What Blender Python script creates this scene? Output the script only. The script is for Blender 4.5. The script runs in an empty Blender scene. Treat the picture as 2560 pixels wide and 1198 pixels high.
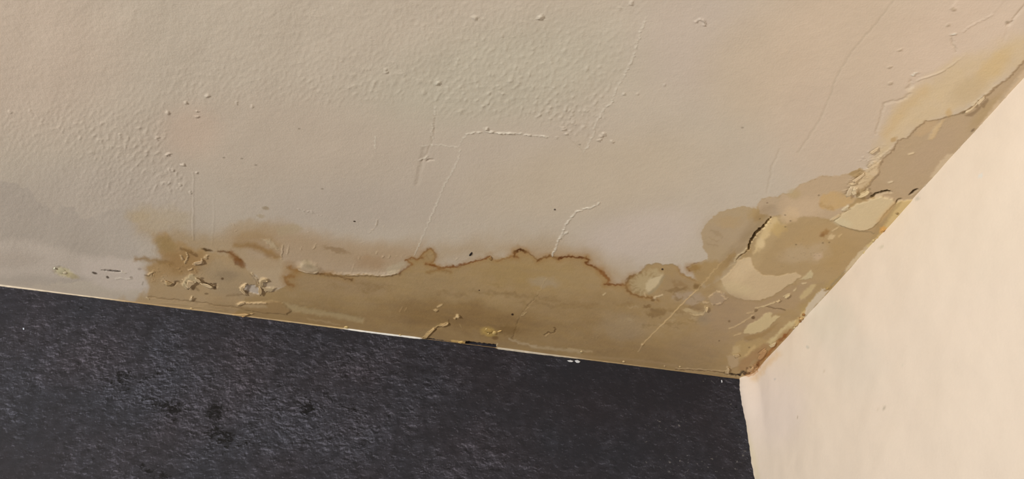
import bpy, math, random
import numpy as np
from mathutils import Matrix, Vector

random.seed(7)
rng = np.random.default_rng(11)
SC = bpy.context.scene
COL = SC.collection

# ------------------------------------------------------------------ camera, world, lights, exposure
H = 2.5                                   # ceiling height, the room corner is at (0, 0, H)
DIST = 1.8                                # phone to corner
D = np.array([[-0.99164228, 0.12781657, 0.0175647],      # along the dark wall, seen from the phone
              [0.08343501, 0.53147604, 0.84295422],      # along the cream wall
              [-0.0984083, -0.83737456, 0.53769848]])    # down
EYE = np.array([-0.32821607 * DIST, -0.86064544 * DIST, H - 0.38931175 * DIST])
FPX = 1900.0
cam_data = bpy.data.cameras.new('phone_camera')
cam = bpy.data.objects.new('phone_camera', cam_data)
COL.objects.link(cam)
R = -D
m = Matrix([[float(R[i][j]) for j in range(3)] for i in range(3)]).to_4x4()
m.translation = Vector([float(v) for v in EYE])
cam.matrix_world = m
cam_data.sensor_fit = 'HORIZONTAL'
cam_data.sensor_width = 36.0
cam_data.lens = 36.0 * FPX / 2560.0
cam_data.clip_start = 0.02
SC.camera = cam

world = bpy.data.worlds.new('room_light')
SC.world = world
world.use_nodes = True
bg = world.node_tree.nodes['Background']
bg.inputs[0].default_value = (1.0, 0.951, 0.855, 1)
bg.inputs[1].default_value = 0.151

ld = bpy.data.lights.new('room_lamp', 'AREA')
ld.shape = 'DISK'
ld.size = 0.6
ld.energy = 350.0
ld.color = (1.0, 0.933, 0.827)
lamp = bpy.data.objects.new('room_lamp', ld)
COL.objects.link(lamp)
lamp.location = (-5.6, -4.3, 0.5)
lamp.rotation_euler = (Vector((-0.4, -0.3, 2.25)) - Vector(lamp.location)).to_track_quat('-Z', 'Y').to_euler()

SC.view_settings.view_transform = 'Standard'
SC.view_settings.look = 'None'
SC.view_settings.gamma = 1.0
SC.view_settings.use_curve_mapping = False
SC.view_settings.exposure = 0.0

# ------------------------------------------------------------------ numbers: noise, colours, sheets projected to image pixels
_perm = rng.permutation(256).astype(np.int32)
_perm = np.concatenate([_perm, _perm])
_ang = rng.random(256) * 2 * np.pi
_gx, _gy = np.cos(_ang).astype(np.float32), np.sin(_ang).astype(np.float32)


def gnoise(x, y):
    xi = np.floor(x).astype(np.int32); yi = np.floor(y).astype(np.int32)
    xf = (x - xi).astype(np.float32); yf = (y - yi).astype(np.float32)
    xi &= 255; yi &= 255
    u = xf * xf * xf * (xf * (xf * 6 - 15) + 10); v = yf * yf * yf * (yf * (yf * 6 - 15) + 10)
    def g(ix, iy, dx, dy):
        h = _perm[_perm[ix & 255] + (iy & 255)]
        return _gx[h] * dx + _gy[h] * dy
    a = g(xi, yi, xf, yf); b = g(xi + 1, yi, xf - 1, yf)
    c = g(xi, yi + 1, xf, yf - 1); d = g(xi + 1, yi + 1, xf - 1, yf - 1)
    return (a + u * (b - a)) * (1 - v) + (c + u * (d - c)) * v


def fbm(x, y, octv=3, gain=0.5):
    s = 0; a = 1.0
    for k in range(octv):
        s = s + a * gnoise(x * 2 ** k + 17.3 * k, y * 2 ** k + 9.1 * k); a *= gain
    return s * 1.4


def lin(c):
    c = np.asarray(c, float) / 255.0
    return np.where(c <= 0.04045, c / 12.92, ((c + 0.055) / 1.055) ** 2.4)


def sstep(x):
    x = np.clip(x, 0, 1)
    return x * x * (3 - 2 * x)


class Sheet:
    """A flat wall or ceiling measured in metres (a, b from the corner) and traced from image pixel coordinates."""
    def __init__(self, ax, bx, n, A, B, base_seen, base_albedo):
        self.ax, self.bx, self.n = np.array(ax, float), np.array(bx, float), np.array(n, float)
        self.O = np.array([0, 0, H], float)
        self.a, self.b = np.asarray(A), np.asarray(B)
        self.AA, self.BB = np.meshgrid(self.a, self.b)
        # camera projection of the plane to image pixels: x = (M (a, b, 1))_0 / (...)_2
        Rt = R.T
        c0, c1, c2 = Rt @ self.ax, Rt @ self.bx, Rt @ (self.O - EYE)
        Kc = np.array([[FPX, 0, -1280], [0, -FPX, -599], [0, 0, -1]])
        self.M = Kc @ np.stack([c0, c1, c2], 1)
        self.Mi = np.linalg.inv(self.M)
        w = self.M[2, 0] * self.AA + self.M[2, 1] * self.BB + self.M[2, 2]
        ok = w > 0.15
        w = np.where(ok, w, 1.0)
        self.X = np.where(ok, (self.M[0, 0] * self.AA + self.M[0, 1] * self.BB + self.M[0, 2]) / w, -9e4).astype(np.float32)
        self.Y = np.where(ok, (self.M[1, 0] * self.AA + self.M[1, 1] * self.BB + self.M[1, 2]) / w, -9e4).astype(np.float32)
        self.K = np.asarray(base_albedo) / lin(base_seen)
        self.C = np.empty(self.X.shape + (3,), np.float32)
        self.C[:] = base_albedo
        self.Hh = np.zeros(self.X.shape, np.float32)      # relief towards the room, metres

    def ab(self, p):
        q = self.Mi @ np.array([p[0], p[1], 1.0])
        return q[0] / q[2], q[1] / q[2]

    def pt(self, p, h=0.0):
        a, b = self.ab(p)
        return self.O + a * self.ax + b * self.bx + h * self.n

    def win(self, x0, y0, x1, y1):
        q = [self.ab(p) for p in ((x0, y0), (x1, y0), (x0, y1), (x1, y1))]
        al, ah = min(v[0] for v in q), max(v[0] for v in q)
        bl, bh = min(v[1] for v in q), max(v[1] for v in q)
        i0, i1 = np.searchsorted(self.a, [al, ah]); j0, j1 = np.searchsorted(self.b, [bl, bh])
        return (slice(max(0, j0 - 1), j1 + 1), slice(max(0, i0 - 1), i1 + 1))

    def put(self, s, al, rgb, h=0.0):
        if rgb is not None:
            c = (lin(rgb) * self.K).astype(np.float32)
            c = c * min(1.0, 0.88 / float(c.max()))
            self.C[s] += al[..., None] * (c - self.C[s])
        if h:
            self.Hh[s] += al * h

    def warp(self, s, amp, scale):
        X, Y = self.X[s], self.Y[s]
        if amp:
            dx = amp * fbm(X / scale, Y / scale, 3); dy = amp * fbm(X / scale + 51.7, Y / scale + 13.1, 3)
            return X + dx, Y + dy
        return X, Y

    def poly(self, pts, rgb, a=1.0, f=2.0, w=(0, 20), h=0.0, mott=0.0, ms=40.0, hf=None):
        P = np.array(pts, float)
        pad = max(f, hf or 0) + w[0] * 1.5 + 3
        s = self.win(P[:, 0].min() - pad, P[:, 1].min() - pad, P[:, 0].max() + pad, P[:, 1].max() + pad)
        if self.X[s].size == 0: return
        X, Y = self.warp(s, *w)
        d2 = np.full(X.shape, 1e12, np.float32); ins = np.zeros(X.shape, bool)
        n = len(P)
        for i in range(n):
            x0, y0 = P[i]; x1, y1 = P[(i + 1) % n]
            ex, ey = x1 - x0, y1 - y0; L = ex * ex + ey * ey + 1e-9
            t = np.clip(((X - x0) * ex + (Y - y0) * ey) / L, 0, 1)
            d2 = np.minimum(d2, (X - x0 - t * ex) ** 2 + (Y - y0 - t * ey) ** 2)
            if y0 != y1:
                cr = ((y0 > Y) != (y1 > Y)) & (X < (x1 - x0) * (Y - y0) / (y1 - y0) + x0)
                ins ^= cr
        sd = np.where(ins, 1, -1) * np.sqrt(d2)
        al = sstep(sd / (2 * f) + 0.5) * a
        if mott:
            al = np.clip(al * (1 + mott * fbm(self.X[s] / ms, self.Y[s] / (ms * 0.6), 3)), 0, 1)
        self.put(s, al, rgb)
        if h:
            self.Hh[s] += h * sstep(sd / (2 * (hf or f)) + 0.5)

    def line(self, pts, width, rgb, a=1.0, f=1.5, w=(0, 20), h=0.0, taper=False, brk=0.0, bs=14.0, ws=None, hf=None):
        P = np.array(pts, float)
        mw = max(ws) if ws is not None else width
        pad = mw + max(f, hf or 0) + w[0] * 1.5 + 3
        s = self.win(P[:, 0].min() - pad, P[:, 1].min() - pad, P[:, 0].max() + pad, P[:, 1].max() + pad)
        if self.X[s].size == 0: return
        X, Y = self.warp(s, *w)
        best = np.full(X.shape, 1e6, np.float32)
        seg = np.hypot(*(P[1:] - P[:-1]).T); cum = np.concatenate([[0], np.cumsum(seg)]); tot = cum[-1]
        for i in range(len(P) - 1):
            x0, y0 = P[i]; ex, ey = P[i + 1] - P[i]; L = ex * ex + ey * ey + 1e-9
            t = np.clip(((X - x0) * ex + (Y - y0) * ey) / L, 0, 1)
            d = np.sqrt((X - x0 - t * ex) ** 2 + (Y - y0 - t * ey) ** 2)
            hw = width / 2
            if ws is not None:
                hw = (ws[i] + t * (ws[i + 1] - ws[i])) / 2
            elif taper:
                q = (cum[i] + t * seg[i]) / tot
                hw = width / 2 * np.clip(4 * q * (1 - q), 0.15, 1) ** 0.6
            best = np.minimum(best, d - hw)
        k = 1.0
        if brk:
            k = np.clip(1 - brk + brk * 2.2 * (0.5 + fbm(self.X[s] / bs, self.Y[s] / bs, 2)), 0, 1)
        al = sstep(0.5 - best / (2 * f)) * k
        if rgb is not None: self.put(s, al * a, rgb)
        if h:
            hs = (min(hf, 1.35) if h > 0 else hf) if hf else f
            self.Hh[s] += (h * 0.6 if h > 0 else h) * sstep(0.5 - (best + (0.12 * width if h > 0 else 0)) / (2 * hs)) * k

    def blob(self, c, rx, ry, rgb, a=1.0, rot=0.0, soft=1.0, w=(0, 20), h=0.0, mott=0.0, ms=30.0):
        r = max(rx, ry) * (1 + soft) + w[0] * 1.5
        s = self.win(c[0] - r, c[1] - r, c[0] + r, c[1] + r)
        if self.X[s].size == 0: return
        X, Y = self.warp(s, *w)
        cs, sn = math.cos(math.radians(rot)), math.sin(math.radians(rot))
        x, y = X - c[0], Y - c[1]
        q = np.sqrt(((x * cs + y * sn) / rx) ** 2 + ((-x * sn + y * cs) / ry) ** 2)
        al = sstep((1 + soft * 0.5 - q) / max(soft, 1e-3)) * a
        if mott:
            al = np.clip(al * (1 + mott * fbm(self.X[s] / ms, self.Y[s] / ms, 3)), 0, 1)
        self.put(s, al, rgb)
        if h:
            self.Hh[s] += h * sstep((1 + soft * 0.5 - q) / max(soft, 1e-3))

    def relief_at(self, p):
        a, b = self.ab(p)
        i = min(len(self.a) - 1, max(0, np.searchsorted(self.a, a))); j = min(len(self.b) - 1, max(0, np.searchsorted(self.b, b)))
        return float(self.Hh[j, i])

    def build(self, name, mat, thick=0.1, flip=False):
        P = self.O + self.AA[..., None] * self.ax + self.BB[..., None] * self.bx + self.Hh[..., None] * self.n
        nb, na = self.X.shape
        co = P.reshape(-1, 3).astype(np.float32)
        idx = np.arange(nb * na, dtype=np.int32).reshape(nb, na)
        q = np.stack([idx[:-1, :-1], idx[:-1, 1:], idx[1:, 1:], idx[1:, :-1]], -1).reshape(-1, 4)
        # a solid slab behind the surface: skirt and back
        ring = np.concatenate([idx[0, :-1], idx[:-1, -1], idx[-1, :0:-1], idx[:0:-1, 0]])
        rest = self.O + self.AA.reshape(-1)[ring, None] * self.ax + self.BB.reshape(-1)[ring, None] * self.bx
        back = (rest - thick * self.n).astype(np.float32)
        o = len(co); nr = len(ring)
        br = np.arange(o, o + nr, dtype=np.int32)
        sk = np.stack([np.roll(ring, -1), ring, br, np.roll(br, -1)], -1)
        cn = self.O - thick * self.n + self.AA.mean() * self.ax + self.BB.mean() * self.bx
        verts = np.concatenate([co, back, cn[None].astype(np.float32)])
        fan = np.stack([np.roll(br, -1), br, np.full(nr, len(verts) - 1, np.int32)], -1)
        if flip:
            q, sk, fan = q[:, ::-1], sk[:, ::-1], fan[:, ::-1]
        loops = np.concatenate([q.reshape(-1), sk.reshape(-1), fan.reshape(-1)]).astype(np.int32)
        cnt = np.concatenate([np.full(len(q) + len(sk), 4), np.full(len(fan), 3)]).astype(np.int32)
        st = np.concatenate([[0], np.cumsum(cnt)[:-1]]).astype(np.int32)
        me = bpy.data.meshes.new(name)
        me.vertices.add(len(verts)); me.vertices.foreach_set('co', verts.reshape(-1))
        me.loops.add(len(loops)); me.loops.foreach_set('vertex_index', loops)
        me.polygons.add(len(cnt)); me.polygons.foreach_set('loop_start', st)
        sm = np.zeros(len(cnt), bool); sm[:len(q)] = True
        me.polygons.foreach_set('use_smooth', sm)
        at = me.attributes.new('paint', 'FLOAT_COLOR', 'POINT')
        c4 = np.ones((len(verts), 4), np.float32)
        c4[:nb * na, :3] = np.clip(self.C.reshape(-1, 3), 0.002, 0.98); c4[nb * na:, :3] = self.C[0, -1]
        at.data.foreach_set('color', c4.reshape(-1))
        me.update(); me.validate()
        me.materials.append(mat)
        ob = bpy.data.objects.new(name, me); COL.objects.link(ob)
        return ob


# ------------------------------------------------------------------ materials
def new_mat(name, rough=0.7, spec=0.3):
    mt = bpy.data.materials.new(name); mt.use_nodes = True
    nt = mt.node_tree; b = nt.nodes['Principled BSDF']
    b.inputs['Roughness'].default_value = rough
    b.inputs['Specular IOR Level'].default_value = spec
    return mt, nt, b


def nd(nt, t, **kw):
    n = nt.nodes.new(t)
    for k, v in kw.items(): setattr(n, k, v)
    return n


def mth(nt, op, a, b=None, c=None, clamp=False):
    n = nd(nt, 'ShaderNodeMath', operation=op); n.use_clamp = clamp
    for i, v in enumerate((a, b, c)):
        if v is None: continue
        if isinstance(v, (int, float)): n.inputs[i].default_value = v
        else: nt.links.new(v, n.inputs[i])
    return n.outputs[0]


def noise(nt, vec, scale, detail=2.0, rough=0.5, dist=0.0):
    n = nd(nt, 'ShaderNodeTexNoise')
    n.inputs['Scale'].default_value = scale; n.inputs['Detail'].default_value = detail
    n.inputs['Roughness'].default_value = rough; n.inputs['Distortion'].default_value = dist
    nt.links.new(vec, n.inputs['Vector'])
    return n.outputs['Fac']


def painted(name, rough, grain=0.05, bump=0.25, bscale=420.0):
    mt, nt, b = new_mat(name, rough, 0.25)
    tc = nd(nt, 'ShaderNodeTexCoord').outputs['Object']
    at = nd(nt, 'ShaderNodeAttribute', attribute_name='paint')
    n1 = noise(nt, tc, bscale, 3.0, 0.6)
    n2 = noise(nt, tc, bscale * 0.22, 3.0, 0.6)
    v = mth(nt, 'ADD', mth(nt, 'MULTIPLY_ADD', n1, grain, 1 - grain / 2), mth(nt, 'MULTIPLY_ADD', n2, grain, -grain / 2))
    mx = nd(nt, 'ShaderNodeVectorMath', operation='SCALE')
    nt.links.new(at.outputs['Color'], mx.inputs[0]); nt.links.new(v, mx.inputs['Scale'])
    nt.links.new(mx.outputs[0], b.inputs['Base Color'])
    bp = nd(nt, 'ShaderNodeBump'); bp.inputs['Strength'].default_value = bump; bp.inputs['Distance'].default_value = 0.001
    hh = mth(nt, 'ADD', n1, mth(nt, 'MULTIPLY', n2, 2.0))
    nt.links.new(hh, bp.inputs['Height']); nt.links.new(bp.outputs[0], b.inputs['Normal'])
    return mt


M_CEIL = painted('stained_ceiling_paint', 0.72, 0.05, 0.22, 420.0)
M_CREAM = painted('cream_wall_paint', 0.75, 0.03, 0.25, 260.0)
M_CAULK = painted('old_caulk', 0.6, 0.08, 0.3, 500.0)


def wallpaper():
    mt, nt, b = new_mat('dark_concrete_wallpaper', 0.62, 0.2)
    tc = nd(nt, 'ShaderNodeTexCoord').outputs['Object']
    # bend the print a little, then squash it so the marks run along the wall
    wv = nd(nt, 'ShaderNodeTexNoise'); wv.inputs['Scale'].default_value = 60.0; wv.inputs['Detail'].default_value = 3.0
    nt.links.new(tc, wv.inputs['Vector'])
    off = nd(nt, 'ShaderNodeVectorMath', operation='MULTIPLY_ADD')
    nt.links.new(wv.outputs['Color'], off.inputs[0]); off.inputs[1].default_value = (0.010, 0.0, 0.010); nt.links.new(tc, off.inputs[2])
    mp = nd(nt, 'ShaderNodeMapping'); mp.inputs['Scale'].default_value = (80, 80, 120)
    nt.links.new(off.outputs[0], mp.inputs['Vector']); v = mp.outputs[0]
    at = nd(nt, 'ShaderNodeAttribute', attribute_name='paint')
    sp = nd(nt, 'ShaderNodeSeparateColor'); nt.links.new(at.outputs['Color'], sp.inputs[0])
    dens, pits, scuff = sp.outputs[0], sp.outputs[1], sp.outputs[2]
    def shifted(dx, dz):
        n = nd(nt, 'ShaderNodeVectorMath', operation='ADD'); nt.links.new(v, n.inputs[0]); n.inputs[1].default_value = (dx, 0.0, dz)
        return n.outputs[0]
    A = noise(nt, v, 0.8, 6.0, 0.72)
    A2 = noise(nt, shifted(0.10, 0.30), 0.8, 6.0, 0.72)
    B3 = noise(nt, v, 1.25, 4.0, 0.6)
    Cn = noise(nt, tc, 9.0, 4.0, 0.65)
    Dn = noise(nt, v, 0.30, 5.0, 0.7)
    Sn = noise(nt, v, 0.55, 3.0, 0.55)
    Gn = noise(nt, tc, 34.0, 3.0, 0.6)
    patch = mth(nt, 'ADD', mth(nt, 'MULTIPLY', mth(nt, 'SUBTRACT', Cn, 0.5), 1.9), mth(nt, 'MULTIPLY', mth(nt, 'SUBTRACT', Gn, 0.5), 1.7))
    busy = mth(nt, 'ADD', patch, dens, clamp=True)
    # the print is a photograph of rough concrete: light crests with dark hollows under them, relief shading painted into the colour
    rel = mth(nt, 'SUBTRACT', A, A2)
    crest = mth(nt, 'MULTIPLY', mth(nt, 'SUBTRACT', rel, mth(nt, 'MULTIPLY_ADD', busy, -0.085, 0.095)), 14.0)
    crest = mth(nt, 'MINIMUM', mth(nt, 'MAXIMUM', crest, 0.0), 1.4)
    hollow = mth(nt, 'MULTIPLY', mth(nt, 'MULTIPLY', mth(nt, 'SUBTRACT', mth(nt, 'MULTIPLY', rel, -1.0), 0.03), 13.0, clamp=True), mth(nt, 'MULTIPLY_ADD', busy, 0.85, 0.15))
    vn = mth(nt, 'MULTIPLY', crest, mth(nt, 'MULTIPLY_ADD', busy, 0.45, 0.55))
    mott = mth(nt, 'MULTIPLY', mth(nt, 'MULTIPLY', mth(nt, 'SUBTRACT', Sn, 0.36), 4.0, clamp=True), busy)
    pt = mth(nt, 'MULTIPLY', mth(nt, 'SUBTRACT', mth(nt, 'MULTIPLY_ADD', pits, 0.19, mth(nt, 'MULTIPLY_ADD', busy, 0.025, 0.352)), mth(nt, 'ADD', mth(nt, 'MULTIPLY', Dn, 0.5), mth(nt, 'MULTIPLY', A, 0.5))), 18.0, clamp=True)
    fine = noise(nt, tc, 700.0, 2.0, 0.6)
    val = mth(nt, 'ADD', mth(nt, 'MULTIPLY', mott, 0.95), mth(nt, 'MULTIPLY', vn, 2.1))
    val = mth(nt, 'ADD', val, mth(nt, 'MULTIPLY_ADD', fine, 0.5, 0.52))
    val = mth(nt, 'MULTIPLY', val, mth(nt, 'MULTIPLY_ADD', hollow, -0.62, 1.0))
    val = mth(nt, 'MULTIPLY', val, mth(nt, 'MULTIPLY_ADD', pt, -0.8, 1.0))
    sc = nd(nt, 'ShaderNodeVectorMath', operation='SCALE')
    hue = nd(nt, 'ShaderNodeMix', data_type='RGBA')
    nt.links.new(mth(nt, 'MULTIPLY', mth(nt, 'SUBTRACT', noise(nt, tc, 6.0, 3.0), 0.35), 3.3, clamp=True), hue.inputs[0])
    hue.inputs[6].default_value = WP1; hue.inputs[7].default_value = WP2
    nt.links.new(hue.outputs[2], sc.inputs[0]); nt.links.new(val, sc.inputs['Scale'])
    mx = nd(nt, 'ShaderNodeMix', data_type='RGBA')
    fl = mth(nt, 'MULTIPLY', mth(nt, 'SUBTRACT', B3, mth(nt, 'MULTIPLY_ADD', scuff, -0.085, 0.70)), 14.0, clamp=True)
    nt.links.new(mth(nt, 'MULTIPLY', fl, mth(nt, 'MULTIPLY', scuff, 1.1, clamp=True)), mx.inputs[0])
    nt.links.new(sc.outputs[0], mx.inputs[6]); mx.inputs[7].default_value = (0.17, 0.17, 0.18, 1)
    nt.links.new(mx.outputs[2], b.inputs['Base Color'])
    bp = nd(nt, 'ShaderNodeBump'); bp.inputs['Strength'].default_value = 0.35; bp.inputs['Distance'].default_value = 0.002
    hh = mth(nt, 'SUBTRACT', mth(nt, 'ADD', mth(nt, 'MULTIPLY', vn, 0.4), mth(nt, 'MULTIPLY', A, 0.8)), mth(nt, 'MULTIPLY', pt, 0.6))
    nt.links.new(hh, bp.inputs['Height']); nt.links.new(bp.outputs[0], b.inputs['Normal'])
    return mt


WP1 = (0.0285, 0.0315, 0.0450, 1)
WP2 = (0.0310, 0.0305, 0.0420, 1)
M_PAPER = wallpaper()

_flat = {}


def flat_mat(name, rgb):
    """plain procedural paint or dirt with a little grain; rgb is linear albedo"""
    if name in _flat: return _flat[name]
    mt, nt, b = new_mat(name, 0.7, 0.25)
    tc = nd(nt, 'ShaderNodeTexCoord').outputs['Object']
    n = noise(nt, tc, 300.0, 3.0, 0.6)
    r = nd(nt, 'ShaderNodeMix', data_type='RGBA')
    nt.links.new(n, r.inputs[0])
    r.inputs[6].default_value = tuple(float(v) * 0.90 for v in rgb) + (1,)
    r.inputs[7].default_value = tuple(min(0.95, float(v) * 1.10) for v in rgb) + (1,)
    nt.links.new(r.outputs[2], b.inputs['Base Color'])
    _flat[name] = mt
    return mt


def spaced(parts):
    out = [0.0] if parts[0][0] == 0 else [parts[0][0]]
    out = [parts[0][0]]
    for (x0, x1, st) in parts:
        n = max(1, int(round((x1 - x0) / st)))
        out += list(np.linspace(x0, x1, n + 1)[1:])
    return np.array(out)


# ------------------------------------------------------------------ the stained ceiling
BASE = (177, 161, 141)
ALB = np.array([0.76, 0.72, 0.655])
A_ = spaced([(-0.03, 0.0, 0.01), (0.0, 0.3, 0.0014), (0.3, 1.62, 0.00145), (1.62, 3.2, 0.2)])
B_ = spaced([(0.0, 0.12, 0.0015), (0.12, 0.45, 0.00145), (0.45, 1.03, 0.0012), (1.03, 3.0, 0.2)])
ce = Sheet((-1, 0, 0), (0, -1, 0), (0, 0, -1), A_, B_, BASE, ALB)
P, L, B = ce.poly, ce.line, ce.blob

# faint patches of old paint, pinker or greener; upper right painted brighter for the light
B((1250, 190), 330, 120, (173, 161, 140), 0.8, -12, 1.2)
B((1250, 430), 500, 110, (175, 158, 139), 0.7, 0, 1.2)
B((1760, 100), 160, 140, (178, 160, 143), 0.7, 20, 1.2)
B((1880, 180), 110, 130, (177, 158, 134), 0.7, 20, 1.2)
B((60, 130), 240, 200, (184, 163, 142), 0.8, 0, 1.2)
B((2150, 150), 260, 260, (184, 162, 138), 0.95, -40, 1.0)  # stronger light toward the upper right, painted in here and just below
B((2420, 90), 190, 130, (190, 167, 144), 0.9, -30, 1.0)
B((2080, 330), 130, 130, (181, 160, 138), 0.8, -30, 1.2)
B((640, 350), 340, 110, (176, 158, 138), 0.8, 0, 1.0)
B((480, 330), 70, 60, (184, 160, 138), 0.6, 0, 1.2)
B((1600, 590), 140, 60, (182, 165, 149), 0.9, -10, 1.1)
B((1500, 440), 300, 90, (178, 160, 136), 0.7, -10, 1.1)
B((870, 520), 230, 60, (171, 155, 138), 0.7, 0, 1.2)
B((250, 500), 240, 90, (173, 157, 140), 0.7, 0, 1.2)

# damp grey tide mark at the left
P([(-60, 440), (0, 447), (42, 457), (78, 482), (112, 520), (142, 537), (152, 514), (186, 520), (200, 548), (240, 550), (252, 534),
   (330, 522), (340, 560), (345, 640), (250, 700), (0, 720), (-60, 720)], (165, 150, 134), 0.75, 3, (7, 26))
B((320, 585), 75, 60, (174, 159, 142), 0.9, 0, 1.2, (10, 40))
P([(-60, 604), (60, 600), (150, 618), (240, 650), (330, 660), (345, 690), (250, 690), (120, 690), (-60, 690)], (184, 167, 149), 0.7, 12, (6, 40))
P([(200, 640), (300, 648), (345, 655), (372, 680), (372, 725), (300, 730), (240, 712), (200, 690)], (186, 169, 152), 0.85, 12, (6, 40))
P([(-60, 640), (60, 630), (110, 650), (60, 668), (-60, 672)], (166, 149, 131), 0.5, 14, (6, 40))
P([(-60, 700), (100, 705), (250, 730), (380, 745), (380, 770), (-60, 720)], (172, 155, 136), 0.45, 6, (4, 30))

# brown haze that bled ahead of the stain
L([(360, 560), (420, 590), (500, 610), (600, 600), (720, 610), (860, 640), (960, 650), (1100, 640), (1250, 620), (1400, 625), (1500, 660), (1560, 695)],
  40, (163, 139, 108), 0.85, 40, (14, 60))
P([(560, 606), (600, 575), (690, 562), (760, 578), (860, 604), (960, 612), (1060, 606), (1050, 640), (1015, 655), (1000, 690), (900, 696), (800, 690), (730, 680), (700, 664), (640, 664), (600, 654)], (166, 141, 112), 0.9, 24, (10, 40))
P([(385, 596), (440, 578), (520, 596), (600, 596), (640, 660), (560, 640), (480, 630), (430, 612)], (164, 139, 106), 0.8, 18, (10, 30))
L([(580, 590), (680, 585), (760, 610), (880, 640), (980, 640)], 30, (163, 137, 106), 0.6, 30, (12, 50))
L([(1284, 632), (1360, 640), (1460, 640), (1520, 690)], 20, (160, 130, 94), 0.6, 22, (8, 40))
B((400, 545), 75, 30, (172, 152, 124), 0.6, 5, 0.8, (16, 40))
B((345, 540), 26, 16, (172, 150, 118), 0.6, 0, 0.9, (8, 20))
B((640, 572), 70, 16, (165, 140, 108), 0.6, 0, 1.0, (10, 30))
P([(690, 575), (720, 562), (745, 563), (757, 575), (740, 582), (700, 590)], (164, 143, 112), 0.7, 5, (5, 16))

# the main stain
MAIN = [(722, 668), (738, 673), (745, 674), (767, 679), (797, 682), (827, 685), (860, 687), (914, 685), (942, 688), (976, 688), (1000, 681),
        (1012, 672), (1027, 662), (1015, 652), (1030, 644), (1043, 648), (1058, 633), (1077, 619), (1084, 628), (1090, 638), (1085, 655),
        (1098, 669), (1120, 667), (1144, 667), (1160, 661), (1185, 654), (1210, 649), (1224, 641), (1236, 651), (1252, 646), (1284, 637),
        (1299, 624), (1314, 629), (1331, 638), (1344, 652), (1360, 643), (1378, 640), (1397, 646), (1420, 640), (1448, 644), (1467, 645),
        (1472, 652), (1466, 658), (1485, 667), (1502, 678), (1515, 690), (1523, 700), (1520, 708), (1540, 711), (1564, 711), (1569, 700),
        (1574, 691), (1596, 686), (1610, 672), (1616, 662), (1629, 661), (1642, 657), (1657, 662), (1682, 660), (1696, 667), (1702, 682),
        (1721, 690), (1738, 697), (1745, 703), (1757, 698), (1745, 686), (1728, 676), (1719, 669), (1729, 662), (1750, 656), (1768, 649), (1770, 636),
        (1758, 620), (1758, 601), (1752, 585), (1761, 566), (1781, 544), (1800, 530), (1833, 522), (1860, 516), (1877, 520), (1892, 524),
        (1895, 511), (1905, 497), (1926, 492), (1943, 493), (1956, 484), (1980, 484), (1988, 473), (2000, 462), (2028, 451), (2057, 439),
        (2076, 442), (2096, 442), (2116, 435), (2150, 420), (2185, 440), (2280, 505), (2200, 640), (2000, 830), (1880, 960),
        (1800, 960), (1000, 860), (640, 810), (570, 800), (600, 772), (612, 745), (650, 735), (690, 727), (717, 712), (709, 698), (711, 690), (722, 688)]
P([(368, 694), (376, 664), (420, 650), (402, 620), (394, 596), (415, 588), (440, 606), (480, 622), (540, 628), (575, 631), (612, 655), (640, 705), (690, 727), (730, 760), (730, 818), (560, 800), (260, 762), (320, 752), (366, 735)],
  (163, 134, 95), 0.9, 10, (10, 26), 0, 0.05)
P(MAIN, (154, 126, 86), 0.96, 1.6, (2.2, 9), 0.0, 0.05, 30)
# warmer and darker towards the dark wall
L([(560, 790), (760, 812), (1000, 835), (1300, 860), (1560, 885), (1640, 896)], 60, (131, 102, 65), 0.5, 40, (10, 60))
L([(760, 775), (1000, 795), (1250, 800), (1500, 815)], 50, (128, 99, 62), 0.45, 36, (14, 70))
B((1150, 790), 190, 38, (127, 98, 60), 0.65, 7, 1.0, (14, 50))
B((1620, 880), 160, 40, (142, 114, 78), 0.4, 7, 1.0, (14, 50))
B((1330, 690), 120, 36, (152, 124, 80), 0.6, 5, 1.0, (12, 50), 0, 0.4)
B((1100, 720), 110, 30, (150, 124, 88), 0.5, 5, 1.0, (12, 50), 0, 0.4)
B((850, 715), 110, 22, (152, 125, 92), 0.6, 4, 1.0, (10, 40))
B((1500, 760), 170, 30, (139, 112, 76), 0.4, 5, 1.0, (12, 50), 0, 0.5)
B((1560, 820), 60, 34, (150, 128, 100), 0.5, 0, 1.0, (10, 40))
B((1420, 706), 60, 30, (156, 130, 92), 0.5, 5, 1.0, (10, 40))
B((1360, 705), 36, 12, (158, 138, 110), 0.6, 8, 1.0, (6, 20))
# streaks that run along the wall
for (x, y, rx, ry, c, a) in ((1240, 735, 70, 5, (128, 100, 62), .6), (1380, 762, 90, 5, (124, 96, 58), .6), (1470, 762, 40, 6, (122, 92, 52), .5),
                             (1120, 732, 26, 4, (120, 92, 56), .6), (1150, 740, 20, 4, (118, 90, 54), .5), (1240, 712, 22, 3, (124, 96, 58), .5),
                             (840, 715, 24, 6, (135, 105, 66), .5), (935, 716, 44, 7, (128, 98, 56), .6), (920, 728, 24, 5, (124, 94, 52), .6),
                             (760, 752, 16, 4, (136, 106, 70), .6), (1680, 775, 26, 5, (128, 98, 60), .6), (1290, 735, 40, 4, (126, 98, 60), .6),
                             (1560, 762, 20, 5, (126, 96, 58), .6), (1345, 745, 60, 4, (130, 102, 64), .5)):
    B((x, y), rx, ry, c, a * 0.5, 5, 1.2, (9, 22), 0, 0.6, 14)

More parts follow.
